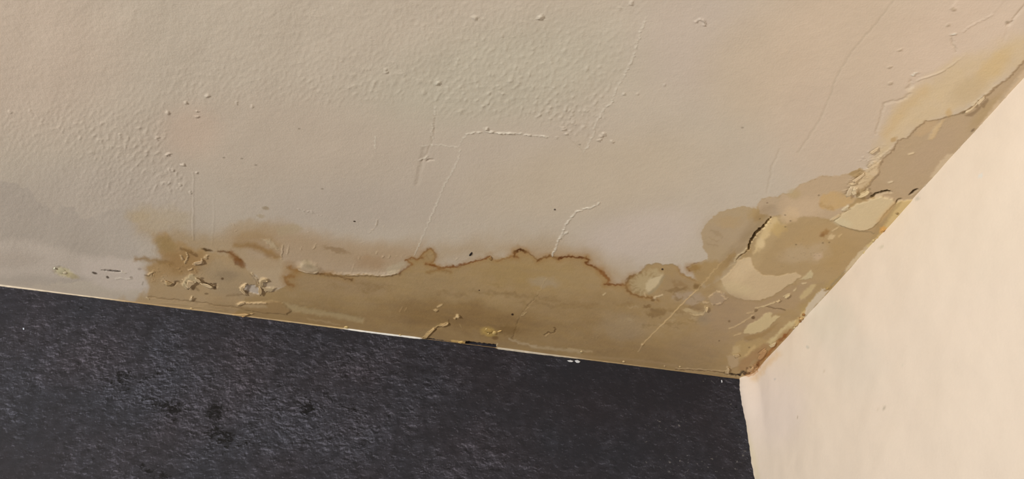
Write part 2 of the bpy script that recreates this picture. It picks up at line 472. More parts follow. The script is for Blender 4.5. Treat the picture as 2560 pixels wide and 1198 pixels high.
# left lobe of the stain
P([(388, 592), (415, 588), (432, 602), (460, 616), (500, 624), (520, 650), (480, 668), (440, 690), (380, 700), (372, 690), (360, 668), (395, 652), (420, 646), (398, 630)],
  (157, 124, 81), 0.7, 14, (10, 26))
B((460, 655), 60, 26, (150, 116, 74), 0.8, 10, 0.8, (8, 26))
B((415, 612), 26, 20, (150, 122, 80), 0.8, 30, 0.9, (8, 20))
L([(340, 648), (365, 648), (395, 653), (430, 658)], 10, (138, 106, 64), 0.8, 6, (4, 14))
L([(452, 622), (470, 628), (492, 640)], 5, (112, 82, 46), 0.85, 4, (3, 10))
L([(505, 623), (518, 626), (530, 628)], 6, (72, 48, 22), 0.95, 3, (2, 8), taper=True)
L([(545, 629), (562, 630), (574, 632), (590, 643), (606, 654)], 4, (100, 66, 34), 0.95, 3, (2, 8))
B((598, 657), 17, 10, (112, 68, 28), 0.95, 30, 0.7, (5, 12))
L([(578, 634), (592, 648), (602, 660)], 14, (126, 84, 44), 0.7, 7, (3, 10))
P([(500, 668), (540, 655), (590, 665), (640, 700), (655, 730), (600, 745), (540, 735), (520, 705)], (156, 132, 100), 0.85, 14, (6, 30))
B((565, 690), 26, 12, (134, 112, 86), 0.5, 0, 1.0)
P([(612, 655), (700, 640), (720, 668), (735, 676), (712, 692), (716, 712), (690, 727), (660, 712), (640, 690), (625, 680)], (170, 145, 112), 0.9, 5, (4, 18))
B((660, 660), 45, 14, (166, 140, 108), 0.7, 0, 1.0)
# soft brown arc above
L([(590, 615), (620, 612), (645, 618), (668, 630), (695, 643)], 17, (140, 105, 62), 0.85, 8, (4, 16), ws=[10, 14, 16, 18, 14])
L([(600, 600), (640, 590), (672, 598), (690, 620)], 26, (152, 121, 80), 0.55, 14, (6, 20))
P([(655, 598), (676, 600), (690, 615), (697, 625), (680, 618), (668, 608)], (172, 150, 118), 0.85, 3, (4, 10), 0.0005)
# pale band and pinkish skin between arc and main stain
B((840, 625), 34, 6, (140, 112, 80), 0.7, 14, 0.8, (4, 10))
B((925, 655), 34, 16, (156, 126, 94), 0.7, 0, 1.0, (6, 20))
P([(965, 672), (980, 662), (1010, 654), (1024, 660), (1010, 671), (990, 683), (968, 686)], (172, 153, 124), 0.75, 4, (3, 12))
P([(745, 664), (760, 652), (775, 655), (795, 662), (800, 672), (790, 681), (765, 678), (748, 672)], (170, 149, 119), 0.7, 4, (3, 14))
P([(752, 652), (768, 650), (788, 664), (776, 668), (760, 660)], (146, 126, 96), 0.7, 5, (3, 12))

# dark rim of the tide line
RIM = (112, 68, 26)
def rim(pts, wd, a=0.9, brk=0.35, c=RIM, f=2.2, ws=None):
    L(pts, wd * 3.4, (148, 112, 68), a * 0.55, 7, (3, 12), brk=brk, bs=26)
    L(pts, wd, c, a, f, (3, 9), brk=brk, bs=22, ws=ws)
rim([(722, 668), (732, 672), (741, 677)], 9, 0.75, 0.2, (134, 92, 42), 5)
rim([(733, 691), (718, 691), (712, 694), (716, 702), (720, 710), (732, 714)], 8, 0.75, 0.2, (132, 90, 42), 5)
rim([(745, 676), (767, 681), (797, 684), (827, 685)], 3.5, 0.6, 0.3, (120, 84, 44))
rim([(800, 684), (815, 683), (826, 686), (845, 690), (862, 696), (880, 700)], 5, 0.75, 0.4, (104, 72, 34))
L([(868, 690), (914, 687), (942, 690), (976, 690), (1000, 683)], 3, (118, 88, 54), 0.7, 2, (2, 9))
rim([(1000, 682), (1012, 672), (1027, 662)], 4, 0.6)
rim([(1027, 662), (1033, 661), (1022, 656), (1015, 651), (1030, 644), (1043, 649), (1056, 645)], 3.6, 0.9, 0.25, (122, 76, 32))
rim([(1045, 648), (1058, 634), (1066, 627), (1077, 620), (1084, 629), (1090, 640), (1085, 652), (1076, 660)], 4, 0.85, 0.3, (128, 90, 48))
L([(1058, 640), (1066, 640), (1072, 648)], 3, (140, 108, 70), 0.6, 2, (2, 8))
rim([(1064, 659), (1076, 662), (1092, 667), (1100, 671)], 4.5, 0.95, 0.2, (110, 64, 22))
L([(1066, 682), (1085, 678), (1098, 673), (1112, 676), (1126, 680)], 6, (126, 90, 46), 0.7, 5, (3, 10))
rim([(1100, 671), (1120, 667), (1144, 667), (1160, 661), (1185, 654), (1210, 649), (1224, 641)], 4.2, 0.95, 0.3, (114, 68, 26))
rim([(1224, 641), (1230, 647), (1242, 652), (1260, 648), (1284, 640)], 4, 0.8, 0.4, (122, 80, 36))
rim([(1284, 640), (1288, 630), (1299, 624), (1314, 629)], 6, 1.0, 0.05, (74, 38, 8))
rim([(1284, 632), (1288, 640), (1296, 645)], 4, 0.7, 0.3)
rim([(1314, 629), (1331, 638), (1344, 652)], 3, 0.8, 0.25, (110, 72, 32))
rim([(1344, 652), (1360, 643), (1378, 641), (1397, 647)], 5.5, 0.9, 0.25, (104, 66, 26))
rim([(1397, 647), (1420, 641), (1448, 644), (1467, 646)], 4.5, 1.0, 0.1, (92, 48, 12))
rim([(1467, 646), (1472, 653), (1464, 658), (1485, 667), (1502, 679)], 5, 0.95, 0.2, (106, 62, 22))
rim([(1502, 679), (1515, 691), (1522, 702), (1519, 708)], 8, 0.85, 0.2, (122, 76, 34))
rim([(1510, 712), (1525, 711), (1545, 712), (1564, 712)], 4.5, 0.9, 0.25, (112, 68, 30))
rim([(1564, 712), (1569, 700), (1575, 691), (1596, 687), (1606, 678)], 5, 0.8, 0.35, (116, 82, 42))
L([(1606, 678), (1614, 664), (1629, 662), (1642, 658), (1657, 663), (1682, 661), (1695, 667)], 2.6, (140, 116, 84), 0.7, 2, (2, 9))
rim([(1566, 716), (1568, 726), (1580, 735), (1600, 742), (1630, 745), (1642, 752)], 4.5, 0.8, 0.35, (116, 80, 40))
rim([(1695, 668), (1702, 682), (1722, 694), (1740, 702)], 4, 0.55, 0.4, (132, 98, 58))
rim([(1732, 665), (1720, 669), (1724, 676)], 6, 0.95, 0.1, (112, 64, 20))
L([(1728, 663), (1745, 657), (1756, 660)], 4, (118, 80, 38), 0.8, 3, (2, 8))

# the pale rosette left of the crack
P([(1578, 700), (1590, 690), (1612, 676), (1640, 672), (1656, 682), (1652, 705), (1640, 722), (1625, 734), (1600, 738), (1585, 728), (1575, 716)], (168, 146, 108), 0.85, 6, (6, 16))
P([(1620, 700), (1640, 690), (1658, 686), (1650, 705), (1640, 718), (1625, 730), (1612, 724)], (187, 166, 130), 0.9, 4, (3, 14), 0.0)
L([(1660, 690), (1654, 702), (1646, 715), (1634, 727), (1622, 734)], 6, (150, 130, 98), 0.8, 3, (2, 9))
for k in range(11):
    an = math.radians(95 + k * 22)
    p0 = (1612 + 22 * math.cos(an), 708 + 18 * math.sin(an)); p1 = (1612 + 44 * math.cos(an + .1), 708 + 30 * math.sin(an + .1))
    L([p0, p1], 4, (134, 104, 64), 0.55, 3, (4, 9), taper=True)
P([(1666, 690), (1690, 686), (1720, 694), (1736, 706), (1730, 730), (1700, 738), (1660, 742), (1640, 740), (1650, 722)], (150, 124, 90), 0.7, 8, (8, 20), 0, 0.3)
B((1700, 712), 24, 9, (136, 106, 70), 0.6, 20, 0.9, (8, 14))
B((1690, 724), 26, 5, (120, 92, 56), 0.6, -8, 0.9, (5, 12))
B((1742, 716), 9, 7, (112, 82, 44), 0.75, 0, 0.8, (3, 8))
P([(1684, 735), (1720, 728), (1752, 730), (1760, 752), (1730, 764), (1700, 752), (1685, 748)], (160, 138, 114), 0.7, 6, (6, 18))
L([(1684, 734), (1688, 744), (1698, 750), (1706, 744)], 4, (126, 98, 60), 0.7, 3, (4, 9))
P([(1720, 770), (1745, 780), (1760, 778), (1768, 765), (1775, 772), (1760, 786), (1742, 789), (1725, 782), (1705, 775)], (180, 156, 116), 0.75, 3, (3, 12))
B((1738, 768), 22, 6, (134, 106, 72), 0.7, 0, 0.9, (5, 12))
B((1768, 795), 26, 14, (142, 124, 98), 0.8, -25, 0.8, (6, 20))
B((1640, 782), 24, 10, (126, 98, 60), 0.65, -10, 0.8, (8, 14))
B((1618, 766), 12, 4, (120, 90, 52), 0.7, -10, 0.8, (4, 10))
for k in range(26):
    x, y = 1560 + rng.random() * 190, 745 + rng.random() * 80
    L([(x, y), (x + 9, y - 5 + 6 * rng.random()), (x + 18, y + 4 * rng.random())], 3, (124, 96, 60) if k % 3 else (172, 150, 114), 0.5, 3, (5, 10), taper=True)

# right lobes
P([(1719, 669), (1729, 662), (1768, 649), (1770, 636), (1758, 620), (1758, 601), (1752, 585), (1761, 566), (1781, 544), (1800, 530), (1833, 522),
   (1860, 516), (1877, 520), (1895, 526), (1926, 552), (1900, 580), (1870, 625), (1820, 690), (1760, 720), (1745, 700), (1728, 676)], (162, 139, 107), 0.95, 2.0, (2.5, 9), 0, 0.06)
P([(1720, 669), (1732, 663), (1768, 652), (1800, 655), (1838, 628), (1842, 650), (1800, 690), (1770, 716), (1745, 706), (1730, 680)], (153, 124, 82), 0.85, 6, (5, 14))
B((1735, 670), 16, 8, (140, 106, 58), 0.7, -10, 0.9, (4, 10))
B((1820, 580), 60, 40, (160, 138, 110), 0.7, 0, 1.0, (8, 30))
B((1825, 555), 30, 14, (163, 136, 98), 0.6, 0, 1.0, (8, 20))
B((1895, 540), 24, 18, (158, 130, 88), 0.8, 20, 0.9, (6, 16))
for (x, y, r) in ((1788, 580, 12), (1785, 600, 10), (1780, 612, 14), (1795, 588, 9)):
    L([(x - r, y - 4), (x, y), (x + r, y + 4)], 3, (142, 116, 84), 0.6, 4, (4, 9))
P([(1895, 511), (1905, 497), (1926, 492), (1943, 493), (1958, 484), (1980, 484), (1995, 500), (1970, 530), (1930, 548), (1900, 535)], (170, 147, 119), 0.9, 3, (3, 10))
P([(1956, 484), (1980, 484), (1988, 473), (2000, 462), (2028, 451), (2057, 439), (2076, 442), (2116, 435), (2140, 445), (2140, 500), (2085, 550), (2020, 540), (1960, 550), (1940, 525)],
  (173, 148, 118), 0.92, 3, (3, 10), 0, 0.05)
B((1985, 485), 16, 12, (166, 142, 100), 0.6, 0, 1.0)
B((2010, 520), 50, 24, (181, 155, 124), 0.8, -10, 1.0, (8, 30))
P([(2048, 500), (2060, 484), (2100, 480), (2140, 496), (2130, 510), (2100, 520), (2080, 528), (2052, 518)], (178, 146, 100), 0.8, 4, (5, 14), 0, 0.3)
L([(2050, 508), (2056, 516), (2078, 520), (2084, 524)], 5, (158, 124, 78), 0.6, 4, (4, 10))
P([(1926, 552), (1960, 540), (2040, 545), (2090, 555), (2150, 580), (2190, 565), (2160, 630), (2090, 700), (2000, 720), (1980, 682), (1925, 692), (1895, 680), (1882, 665), (1878, 640), (1880, 610), (1905, 570)],
  (160, 133, 95), 0.92, 5, (5, 20), 0, 0.12, 40)
B((2050, 590), 80, 28, (163, 134, 93), 0.6, -15, 1.0, (10, 40), 0, 0.4)
B((2090, 640), 60, 40, (158, 129, 87), 0.7, -30, 1.0, (10, 40), 0, 0.3)
B((2010, 635), 60, 22, (168, 144, 112), 0.7, -10, 1.0, (10, 40), 0, 0.3)
P([(1920, 552), (1945, 545), (1950, 560), (1925, 585), (1905, 620), (1885, 640), (1892, 612), (1908, 578)], (196, 168, 122), 0.85, 5, (4, 14))  # lit right flank of the crack, painted paler
B((1920, 578), 8, 7, (205, 176, 128), 0.8, 0, 0.8)
B((1902, 612), 10, 12, (202, 174, 130), 0.8, -20, 0.8)
B((1945, 575), 20, 14, (172, 142, 92), 0.7, -20, 0.9, (6, 14))
B((1975, 540), 24, 16, (190, 162, 126), 0.7, -20, 1.0, (6, 16))
B((2062, 582), 12, 7, (140, 102, 58), 0.8, -40, 0.8, (4, 9))
B((2055, 588), 7, 4, (126, 88, 48), 0.6, -20, 0.8)
B((2078, 592), 9, 6, (190, 164, 124), 0.8, -20, 0.7, (3, 8))
B((2045, 640), 12, 8, (176, 150, 122), 0.6, 0, 0.9)
# big pale plate
P([(1802, 699), (1808, 713), (1820, 733), (1844, 746), (1872, 751), (1901, 751), (1931, 741), (1960, 722), (1968, 712), (1983, 708), (1993, 698), (2004, 692), (1990, 681),
   (1950, 690), (1925, 690), (1912, 688), (1895, 680), (1882, 665), (1878, 650), (1860, 651), (1845, 658), (1836, 672), (1826, 682), (1812, 692)], (184, 158, 122), 0.95, 2.0, (2, 9), 0.0008, 0.03)
B((1840, 722), 40, 16, (192, 168, 128), 0.7, 10, 1.0)
P([(2000, 699), (2012, 690), (2028, 675), (2034, 684), (2030, 696), (2015, 700)], (182, 162, 124), 0.85, 2, (2, 9), 0.0006)
P([(2030, 650), (2055, 628), (2056, 638), (2045, 652)], (176, 150, 120), 0.6, 4, (2, 9))
# grey brown strip below the plate
P([(1800, 735), (1830, 745), (1872, 753), (1905, 753), (1935, 744), (1965, 724), (1985, 712), (2010, 702), (2040, 704), (2030, 730), (1990, 770), (1920, 790), (1860, 820), (1810, 830), (1770, 800)],
  (157, 130, 98), 0.75, 8, (4, 20))
P([(1998, 745), (2010, 728), (2030, 712), (2040, 712), (2030, 730), (2012, 748), (2002, 751)], (182, 158, 114), 0.8, 3, (2, 10))
P([(2000, 775), (2040, 738), (2075, 705), (2110, 680), (2100, 720), (2050, 750), (2010, 790)], (164, 136, 88), 0.7, 6, (4, 14))
B((1810, 800), 70, 60, (151, 125, 95), 0.6, -40, 1.0, (10, 40), 0, 0.3)
B((1740, 880), 60, 40, (146, 120, 88), 0.5, 0, 1.0, (10, 40), 0, 0.3)
# pale torn patches near the cream wall
P([(1930, 782), (1915, 782), (1900, 797), (1868, 813), (1858, 832), (1877, 836), (1900, 830), (1919, 821), (1932, 808), (1950, 792), (1939, 788), (1928, 796)], (185, 162, 120), 0.95, 2.2, (2, 8), 0.0007)
P([(1862, 842), (1878, 838), (1905, 832), (1925, 820), (1945, 808), (1930, 826), (1900, 846), (1872, 852), (1860, 848)], (146, 116, 76), 0.85, 3, (2, 9))
P([(1925, 848), (1940, 838), (1955, 822), (1972, 806), (1992, 800), (1978, 822), (1955, 842), (1940, 856), (1928, 864), (1916, 856)], (188, 166, 122), 0.85, 3, (3, 9), 0.0006)
P([(1840, 855), (1856, 848), (1866, 858), (1900, 846), (1925, 850), (1900, 872), (1870, 890), (1845, 900), (1832, 882)], (166, 138, 92), 0.8, 5, (4, 12), 0, 0.3)
P([(1832, 868), (1848, 862), (1850, 880), (1840, 890), (1830, 884)], (180, 154, 112), 0.75, 4, (3, 10))
P([(1858, 892), (1884, 864), (1890, 866), (1868, 892)], (182, 154, 106), 0.8, 3, (2, 8))
P([(1818, 890), (1834, 888), (1848, 896), (1846, 914), (1828, 924), (1820, 905)], (168, 142, 108), 0.8, 3, (3, 10), 0.0006)
P([(1850, 905), (1880, 880), (1908, 860), (1922, 862), (1905, 885), (1880, 905), (1862, 926), (1845, 930)], (150, 116, 78), 0.85, 4, (3, 12))
# rusty fringe along the cream wall
rim([(1868, 938), (1885, 925), (1900, 908), (1925, 880), (1950, 852), (1975, 826)], 6, 0.85, 0.4, (140, 88, 38), 3)
rim([(1893, 915), (1896, 908), (1900, 900)], 5, 0.8, 0.2, (112, 60, 22))
rim([(1950, 852), (1958, 845), (1966, 836)], 6, 0.8, 0.2, (124, 72, 30))
L([(1842, 940), (1850, 935), (1858, 930), (1866, 928)], 7, (46, 32, 20), 0.9, 3, (4, 8), taper=True)
L([(1866, 925), (1878, 915), (1890, 915), (1886, 925)], 3, (96, 62, 34), 0.8, 2, (4, 7))
P([(1868, 928), (1876, 918), (1886, 912), (1894, 916), (1890, 928), (1876, 934)], (176, 140, 100), 0.8, 3, (3, 8), 0.001)
P([(1985, 815), (1992, 800), (2008, 780), (2018, 775), (2020, 790), (2004, 804), (1990, 818)], (190, 160, 108), 0.8, 3, (4, 8), 0.0008)
B((2009, 787), 4, 3, (110, 66, 30), 0.9, -40, 0.7)
B((2002, 797), 4, 5, (128, 80, 40), 0.8, -40, 0.7)
# pale lap of cream wall paint onto the ceiling
P([(2014, 772), (2022, 760), (2040, 739), (2055, 722), (2067, 725), (2074, 726), (2050, 754), (2022, 784), (2010, 798)], (206, 186, 160), 0.9, 2.5, (3, 9), 0.0004)
P([(2110, 676), (2120, 664), (2136, 644), (2150, 628), (2170, 614), (2180, 612), (2160, 634), (2130, 666), (2112, 686)], (192, 170, 136), 0.85, 2.5, (3, 9))
P([(2165, 615), (2185, 598), (2196, 590), (2196, 600), (2176, 622)], (204, 178, 126), 0.8, 2.5, (3, 8))
P([(2186, 600), (2195, 588), (2215, 555), (2240, 512), (2252, 499), (2280, 485), (2296, 478), (2290, 500), (2250, 545), (2215, 580), (2196, 606)], (190, 162, 112), 0.9, 3, (3, 9))
L([(2192, 592), (2212, 562), (2236, 524), (2256, 500)], 5, (156, 130, 88), 0.7, 3, (2, 8), brk=0.4)
B((2208, 574), 10, 8, (194, 146, 80), 0.85, -45, 0.8, (4, 8))
L([(2190, 601), (2196, 598), (2202, 592)], 4, (112, 88, 52), 0.8, 2, (2, 8))
L([(2060, 726), (2068, 725), (2078, 718)], 4, (140, 110, 66), 0.8, 2, (2, 8))
L([(2078, 715), (2092, 700), (2112, 678)], 5, (136, 116, 88), 0.7, 3, (2, 8))

# the plate at the right with the lifted edge
P([(2085, 554), (2105, 565), (2142, 574), (2159, 576), (2177, 571), (2197, 554), (2212, 532), (2234, 510), (2241, 501), (2227, 494), (2197, 492), (2170, 502), (2142, 510), (2115, 527), (2098, 541)],
  (189, 166, 129), 0.95, 1.8, (2, 9), 0.0012, 0.03)
P([(2190, 552), (2210, 528), (2232, 505), (2240, 502), (2225, 530), (2200, 556)], (184, 150, 102), 0.6, 6)
B((2105, 555), 24, 10, (192, 174, 138), 0.7, 15, 1.0)
L([(2100, 563), (2120, 571), (2145, 578), (2162, 577), (2185, 583)], 2.5, (128, 106, 76), 0.8, 1.6, (2, 8))

# upper right: bare taupe band where the skin came off, and the yellow margin above it
P([(2190, 380), (2205, 335), (2240, 275), (2290, 225), (2345, 180), (2390, 150), (2420, 138), (2470, 130), (2520, 90), (2575, 90), (2575, 160), (2505, 205), (2422, 270), (2364, 292), (2292, 326), (2234, 372), (2196, 430), (2175, 430)],
  (186, 162, 127), 0.85, 22, (10, 40), 0, 0.25, 60)
L([(2215, 335), (2262, 268), (2310, 228)], 26, (184, 156, 115), 0.7, 16, (4, 20))
B((2480, 170), 60, 22, (186, 158, 114), 0.7, -45, 0.9, (5, 20))
B((2420, 225), 50, 28, (176, 152, 117), 0.7, -35, 1.0, (6, 20))
L([(2230, 345), (2280, 290), (2340, 240), (2400, 200)], 14, (190, 166, 132), 0.6, 12, (4, 20))
TAUPE = [(2160, 480), (2171, 463), (2196, 430), (2200, 405), (2234, 372), (2245, 350), (2267, 346), (2293, 318), (2317, 303), (2347, 299), (2373, 291), (2400, 284), (2427, 270),
         (2450, 250), (2490, 217), (2524, 193), (2560, 152), (2590, 120), (2590, 170), (2440, 330), (2285, 500), (2240, 506), (2225, 494), (2190, 492), (2165, 500)]
P(TAUPE, (164, 139, 108), 0.96, 1.6, (3, 10), -0.0014, 0.03, 40)
B((2330, 380), 80, 30, (164, 139, 111), 0.7, -45, 1.0)
B((2470, 280), 60, 16, (160, 134, 96), 0.7, -45, 1.0)
P([(2320, 352), (2328, 336), (2340, 315), (2362, 300), (2352, 318), (2340, 340), (2332, 350)], (186, 158, 118), 0.8, 4, (3, 10), 0.0006)
P([(2310, 305), (2345, 301), (2340, 315), (2322, 335), (2300, 345), (2285, 340)], (176, 147, 110), 0.6, 4, (3, 10))
B((2372, 283), 9, 11, (178, 146, 98), 0.7, 0, 0.8, (3, 8))
B((2235, 348), 8, 5, (166, 134, 90), 0.8, -30, 0.8, (3, 8))
P([(2428, 262), (2450, 246), (2460, 240), (2452, 254), (2432, 270)], (216, 190, 152), 0.8, 2.5, (2, 8), 0.0008)
L([(2400, 282), (2427, 268), (2450, 248), (2490, 215)], 2.4, (210, 184, 146), 0.6, 1.6, (3, 10), 0.0012)
P([(2448, 318), (2490, 262), (2524, 222), (2570, 166), (2580, 190), (2500, 280), (2450, 335)], (196, 170, 138), 0.75, 5, (3, 12))
L([(2500, 258), (2520, 230), (2545, 200)], 4, (160, 138, 110), 0.6, 4, (3, 9))
P([(2350, 405), (2370, 388), (2390, 384), (2360, 420), (2335, 445), (2325, 445)], (196, 172, 140), 0.7, 3, (3, 10))
B((2433, 328), 6, 3, (112, 90, 66), 0.8, -40, 0.8)
# crumbly skin left of the taupe band
P([(2127, 470), (2140, 452), (2165, 425), (2185, 405), (2200, 400), (2196, 430), (2180, 448), (2165, 466), (2150, 478), (2135, 482)], (199, 172, 134), 0.85, 4, (6, 10), 0.0006)
P([(2118, 482), (2130, 462), (2142, 470), (2140, 482), (2128, 488), (2114, 490)], (212, 188, 152), 0.85, 2, (3, 7), 0.0012)
for k in range(46):
    t = rng.random(); x = 2115 + 85 * t + rng.normal() * 7; y = 478 - 92 * t + rng.normal() * 9
    L([(x - 7, y + 4), (x, y + rng.normal() * 2), (x + 7, y - 4)], 2.4, None, 1, 1.4, (3, 7), 0.0012 * rng.random() + 0.0004, hf=1.8)

# ------------------------------------------------ relief: ridges, blisters, cracks (metres towards the room)
# rough rolled paint around a smoother skimmed patch
SM = [(430, 292), (418, 380), (455, 425), (472, 470), (480, 600), (330, 640), (-80, 640), (-80, 740), (1900, 960), (2600, 200), (2600, -60), (1640, -60), (1625, 20), (1560, 200),
      (1505, 300), (1480, 350), (1400, 335), (1340, 300), (1100, 298), (1082, 262), (960, 248), (800, 262), (560, 262)]
rough = np.ones(ce.X.shape, np.float32)
s = (slice(0, len(B_)), slice(0, len(A_)))
tmp = Sheet.__new__(Sheet); tmp.__dict__.update(ce.__dict__)
tmp.Hh = np.zeros(ce.X.shape, np.float32)
tmp.poly(SM, None, 1, 14, (12, 50), 1.0)
rough = 1 - tmp.Hh
dm = np.zeros_like(rough)
for (x, y, rx, ry, a) in ((1350, 200, 260, 110, 1.0), (1420, 300, 120, 60, 1.2), (900, 210, 200, 60, .8), (330, 360, 120, 80, 1.0), (430, 450, 50, 40, 1.0), (150, 320, 150, 60, .6), (1100, 60, 500, 100, .45), (1180, 250, 90, 40, .8), (300, 470, 100, 40, .5), (520, 200, 140, 60, .5)):
    dm += a * np.exp(-(((ce.X - x) / rx) ** 2 + ((ce.Y - y) / ry) ** 2))
XX, YY = ce.X, ce.Y
vis = (XX > -200) & (XX < 2760) & (YY > -200) & (YY < 1300)
n1 = np.zeros_like(rough); n2 = np.zeros_like(rough); n3 = np.zeros_like(rough)
n1[vis] = fbm(XX[vis] / 10 + YY[vis] / 30, YY[vis] / 15 + 6 * 0, 3)
n2[vis] = fbm(XX[vis] / 60, YY[vis] / 60, 3)
n3[vis] = fbm(XX[vis] / 200, YY[vis] / 170, 2)
ce.Hh += (0.00018 * n1 * rough * (0.3 + dm) + 0.00002 * n1 + 0.0002 * n2 * (0.3 + 0.4 * rough) + 0.0008 * n3).astype(np.float32)
lump = np.clip(n1 - 0.35, 0, 1) * rough * dm
ce.Hh += (0.0007 * lump).astype(np.float32)
# streaky mottling of everything stained, along the wall
sat = np.clip((ALB[0] * 0.86 - ce.C[..., 0]) / 0.3, 0, 1)
nn = np.zeros_like(rough); nn[vis] = fbm((XX[vis]) / 70, (YY[vis] - 0.12 * XX[vis]) / 16, 4, 0.6)
n4 = np.zeros_like(rough); n4[vis] = fbm(XX[vis] / 9, YY[vis] / 6, 2)
mul = 1 + sat * (0.10 * nn + 0.05 * n4) + 0.012 * n2
ce.C *= mul[..., None]
ce.C[..., 2] *= (1 - 0.05 * sat * nn)

def bump(x, y, rx, ry, h, rot=0):
    B((x, y), rx * 0.62, ry * 0.62, None, 1, rot, 1.0, (4, 5), h * 0.55)
def ridge(pts, wd, h, brk=0.4, bs=12, w=(3, 9), rgb=(210, 195, 173), a=1.0):  # default colour paints the light caught on raised crests
    L(pts, wd * 0.8, rgb, a, 1.2, w, h * 1.15, brk=brk, bs=bs, hf=2.2)
ridge([(1616, 45), (1600, 80), (1594, 105), (1580, 150), (1560, 190), (1545, 215), (1538, 230), (1530, 255), (1508, 275), (1500, 292), (1488, 310), (1484, 335)], 3, 0.0012)
ridge([(1484, 338), (1474, 352), (1468, 370), (1460, 378)], 3, 0.0010)
L([(1418, 342), (1440, 362), (1458, 378)], 1.5, (160, 142, 120), 0.5, 1.2)
ridge([(1088, 262), (1085, 300), (1080, 330), (1082, 345), (1072, 366)], 3, 0.0009, 0.2)
L([(1086, 290), (1084, 330), (1076, 362), (1066, 385), (1054, 405)], 4, (156, 138, 117), 0.6, 2.5, (2, 10), -0.0004)
ridge([(1054, 366), (1072, 363), (1100, 363), (1146, 369)], 2.4, 0.0007, 0.2)
ridge([(1146, 369), (1155, 350), (1168, 334)], 2, 0.0006, 0.2)
ridge([(1168, 334), (1190, 331), (1212, 328), (1240, 332), (1290, 334), (1330, 338), (1370, 342)], 4, 0.0016, 0.8, 9)
ridge([(1050, 400), (1060, 396), (1068, 392)], 3, 0.0014, 0)
ridge([(1068, 402), (1082, 398)], 4, -0.0010, 0, rgb=(150, 132, 112), a=0.6)
ridge([(1150, 375), (1147, 395), (1130, 430), (1108, 470), (1090, 515), (1072, 555), (1055, 595), (1036, 638)], 2.4, 0.0008, 0.15)
L([(1060, 372), (1056, 395), (1048, 430), (1042, 460)], 9, (166, 149, 129), 0.5, 6, (2, 10), -0.0005, hf=5)
ridge([(1498, 508), (1478, 518), (1462, 521), (1444, 527), (1432, 540), (1420, 555), (1412, 565), (1408, 580), (1402, 590), (1394, 605), (1388, 625), (1380, 640)], 4, 0.0016, 0.65, 9)
ridge([(1420, 578), (1410, 588), (1400, 596)], 3, 0.0014, 0.4)
ridge([(1368, 690), (1345, 735), (1320, 770), (1300, 790), (1295, 798)], 2, 0.0006, 0.5, rgb=(168, 142, 104), a=0.5)
L([(1345, 738), (1330, 752), (1300, 790), (1292, 815), (1280, 848)], 1.8, (104, 78, 46), 0.5, 1.4, (3, 9), -0.0006)
ridge([(1308, 788), (1316, 782), (1300, 792)], 3, 0.0012, 0.4, rgb=(176, 150, 108), a=0.6)
L([(484, 430), (483, 520), (482, 560), (483, 600)], 3, None, 1, 3, (2, 20), 0.0007, hf=2.5)
L([(480, 480), (476, 560)], 2, (158, 140, 118), 0.3, 2); L([(488, 540), (486, 600)], 3, (152, 134, 112), 0.35, 2.5)
L([(535, 500), (534, 560), (530, 610)], 2, None, 1, 2.5, (2, 20), 0.0004)
ridge([(938, 340), (938, 370)], 3, 0.0007, 0.2)
# straight joint in the stain near the corner and its continuation
L([(1605, 862), (1655, 812), (1700, 765), (1740, 726)], 2.6, (190, 160, 114), 0.8, 1.0, (1.2, 14), 0.0007, hf=1.5)
L([(1596, 880), (1606, 862)], 2.4, (176, 148, 108), 0.6, 1.4, (1, 9), 0.0008)
bump(1607, 861, 5, 4, 0.0018)
L([(1740, 726), (1765, 702), (1785, 676), (1806, 656)], 3, (182, 154, 110), 0.55, 1.6, (3, 9), 0.0005)
L([(1806, 656), (1822, 640), (1850, 610)], 2, (172, 148, 114), 0.5, 1.6, (3, 9))
# upper right long feather edge
L([(2250, -20), (2190, 60), (2130, 128), (2092, 190), (2075, 240), (2050, 300), (2020, 345), (1995, 380)], 2.4, (160, 142, 118), 0.55, 2.2, (2, 20), -0.0004, hf=3.5)
L([(1950, 375), (1930, 420), (1918, 480)], 3, (170, 152, 130), 0.4, 3, (3, 20), -0.0006)
L([(2410, 140), (2385, 158), (2350, 182), (2320, 192), (2290, 202)], 3, (206, 182, 154), 0.4, 1.6, (2, 14), 0.0016, ws=[1, 2, 3, 3, 2], hf=1.6)  # lit crest of this ridge painted lighter
ridge([(2280, 188), (2294, 182)], 4, 0.002, 0); bump(2300, 186, 5, 4, -0.0008)
L([(2275, 205), (2280, 212), (2272, 222)], 9, (186, 166, 142), 0.5, 4, (3, 9), -0.0012)
L([(2275, 234), (2258, 248), (2242, 254), (2218, 256), (2210, 262), (2200, 300), (2190, 334)], 4, (174, 154, 130), 0.55, 2.5, (3, 12), -0.0010, hf=3.2)
L([(2490, 30), (2462, 48), (2430, 62), (2408, 80)], 2.5, None, 1, 2, (3, 12), 0.0014, hf=1.6)
ridge([(2376, 86), (2390, 84)], 3, 0.0016, 0); L([(2380, 92), (2382, 108), (2392, 128)], 4, (176, 156, 132), 0.6, 3, (3, 9), -0.0010)
L([(2570, 0), (2540, 40), (2520, 62)], 4, (178, 156, 132), 0.5, 3, (3, 12), -0.0012, hf=3.2)
L([(2520, 62), (2518, 72), (2508, 104)], 3, (186, 164, 140), 0.5, 3, (3, 12), -0.0006)
ridge([(2513, -6), (2518, 18), (2530, 14), (2545, 0)], 5, 0.002, 0.3)
B((2518, 55), 5, 4, (150, 130, 106), 0.8, 0, 0.8)
L([(2230, 370), (2196, 396), (2180, 410), (2168, 424)], 3, None, 1, 1.6, (4, 8), 0.0016, brk=0.5, hf=2.2)
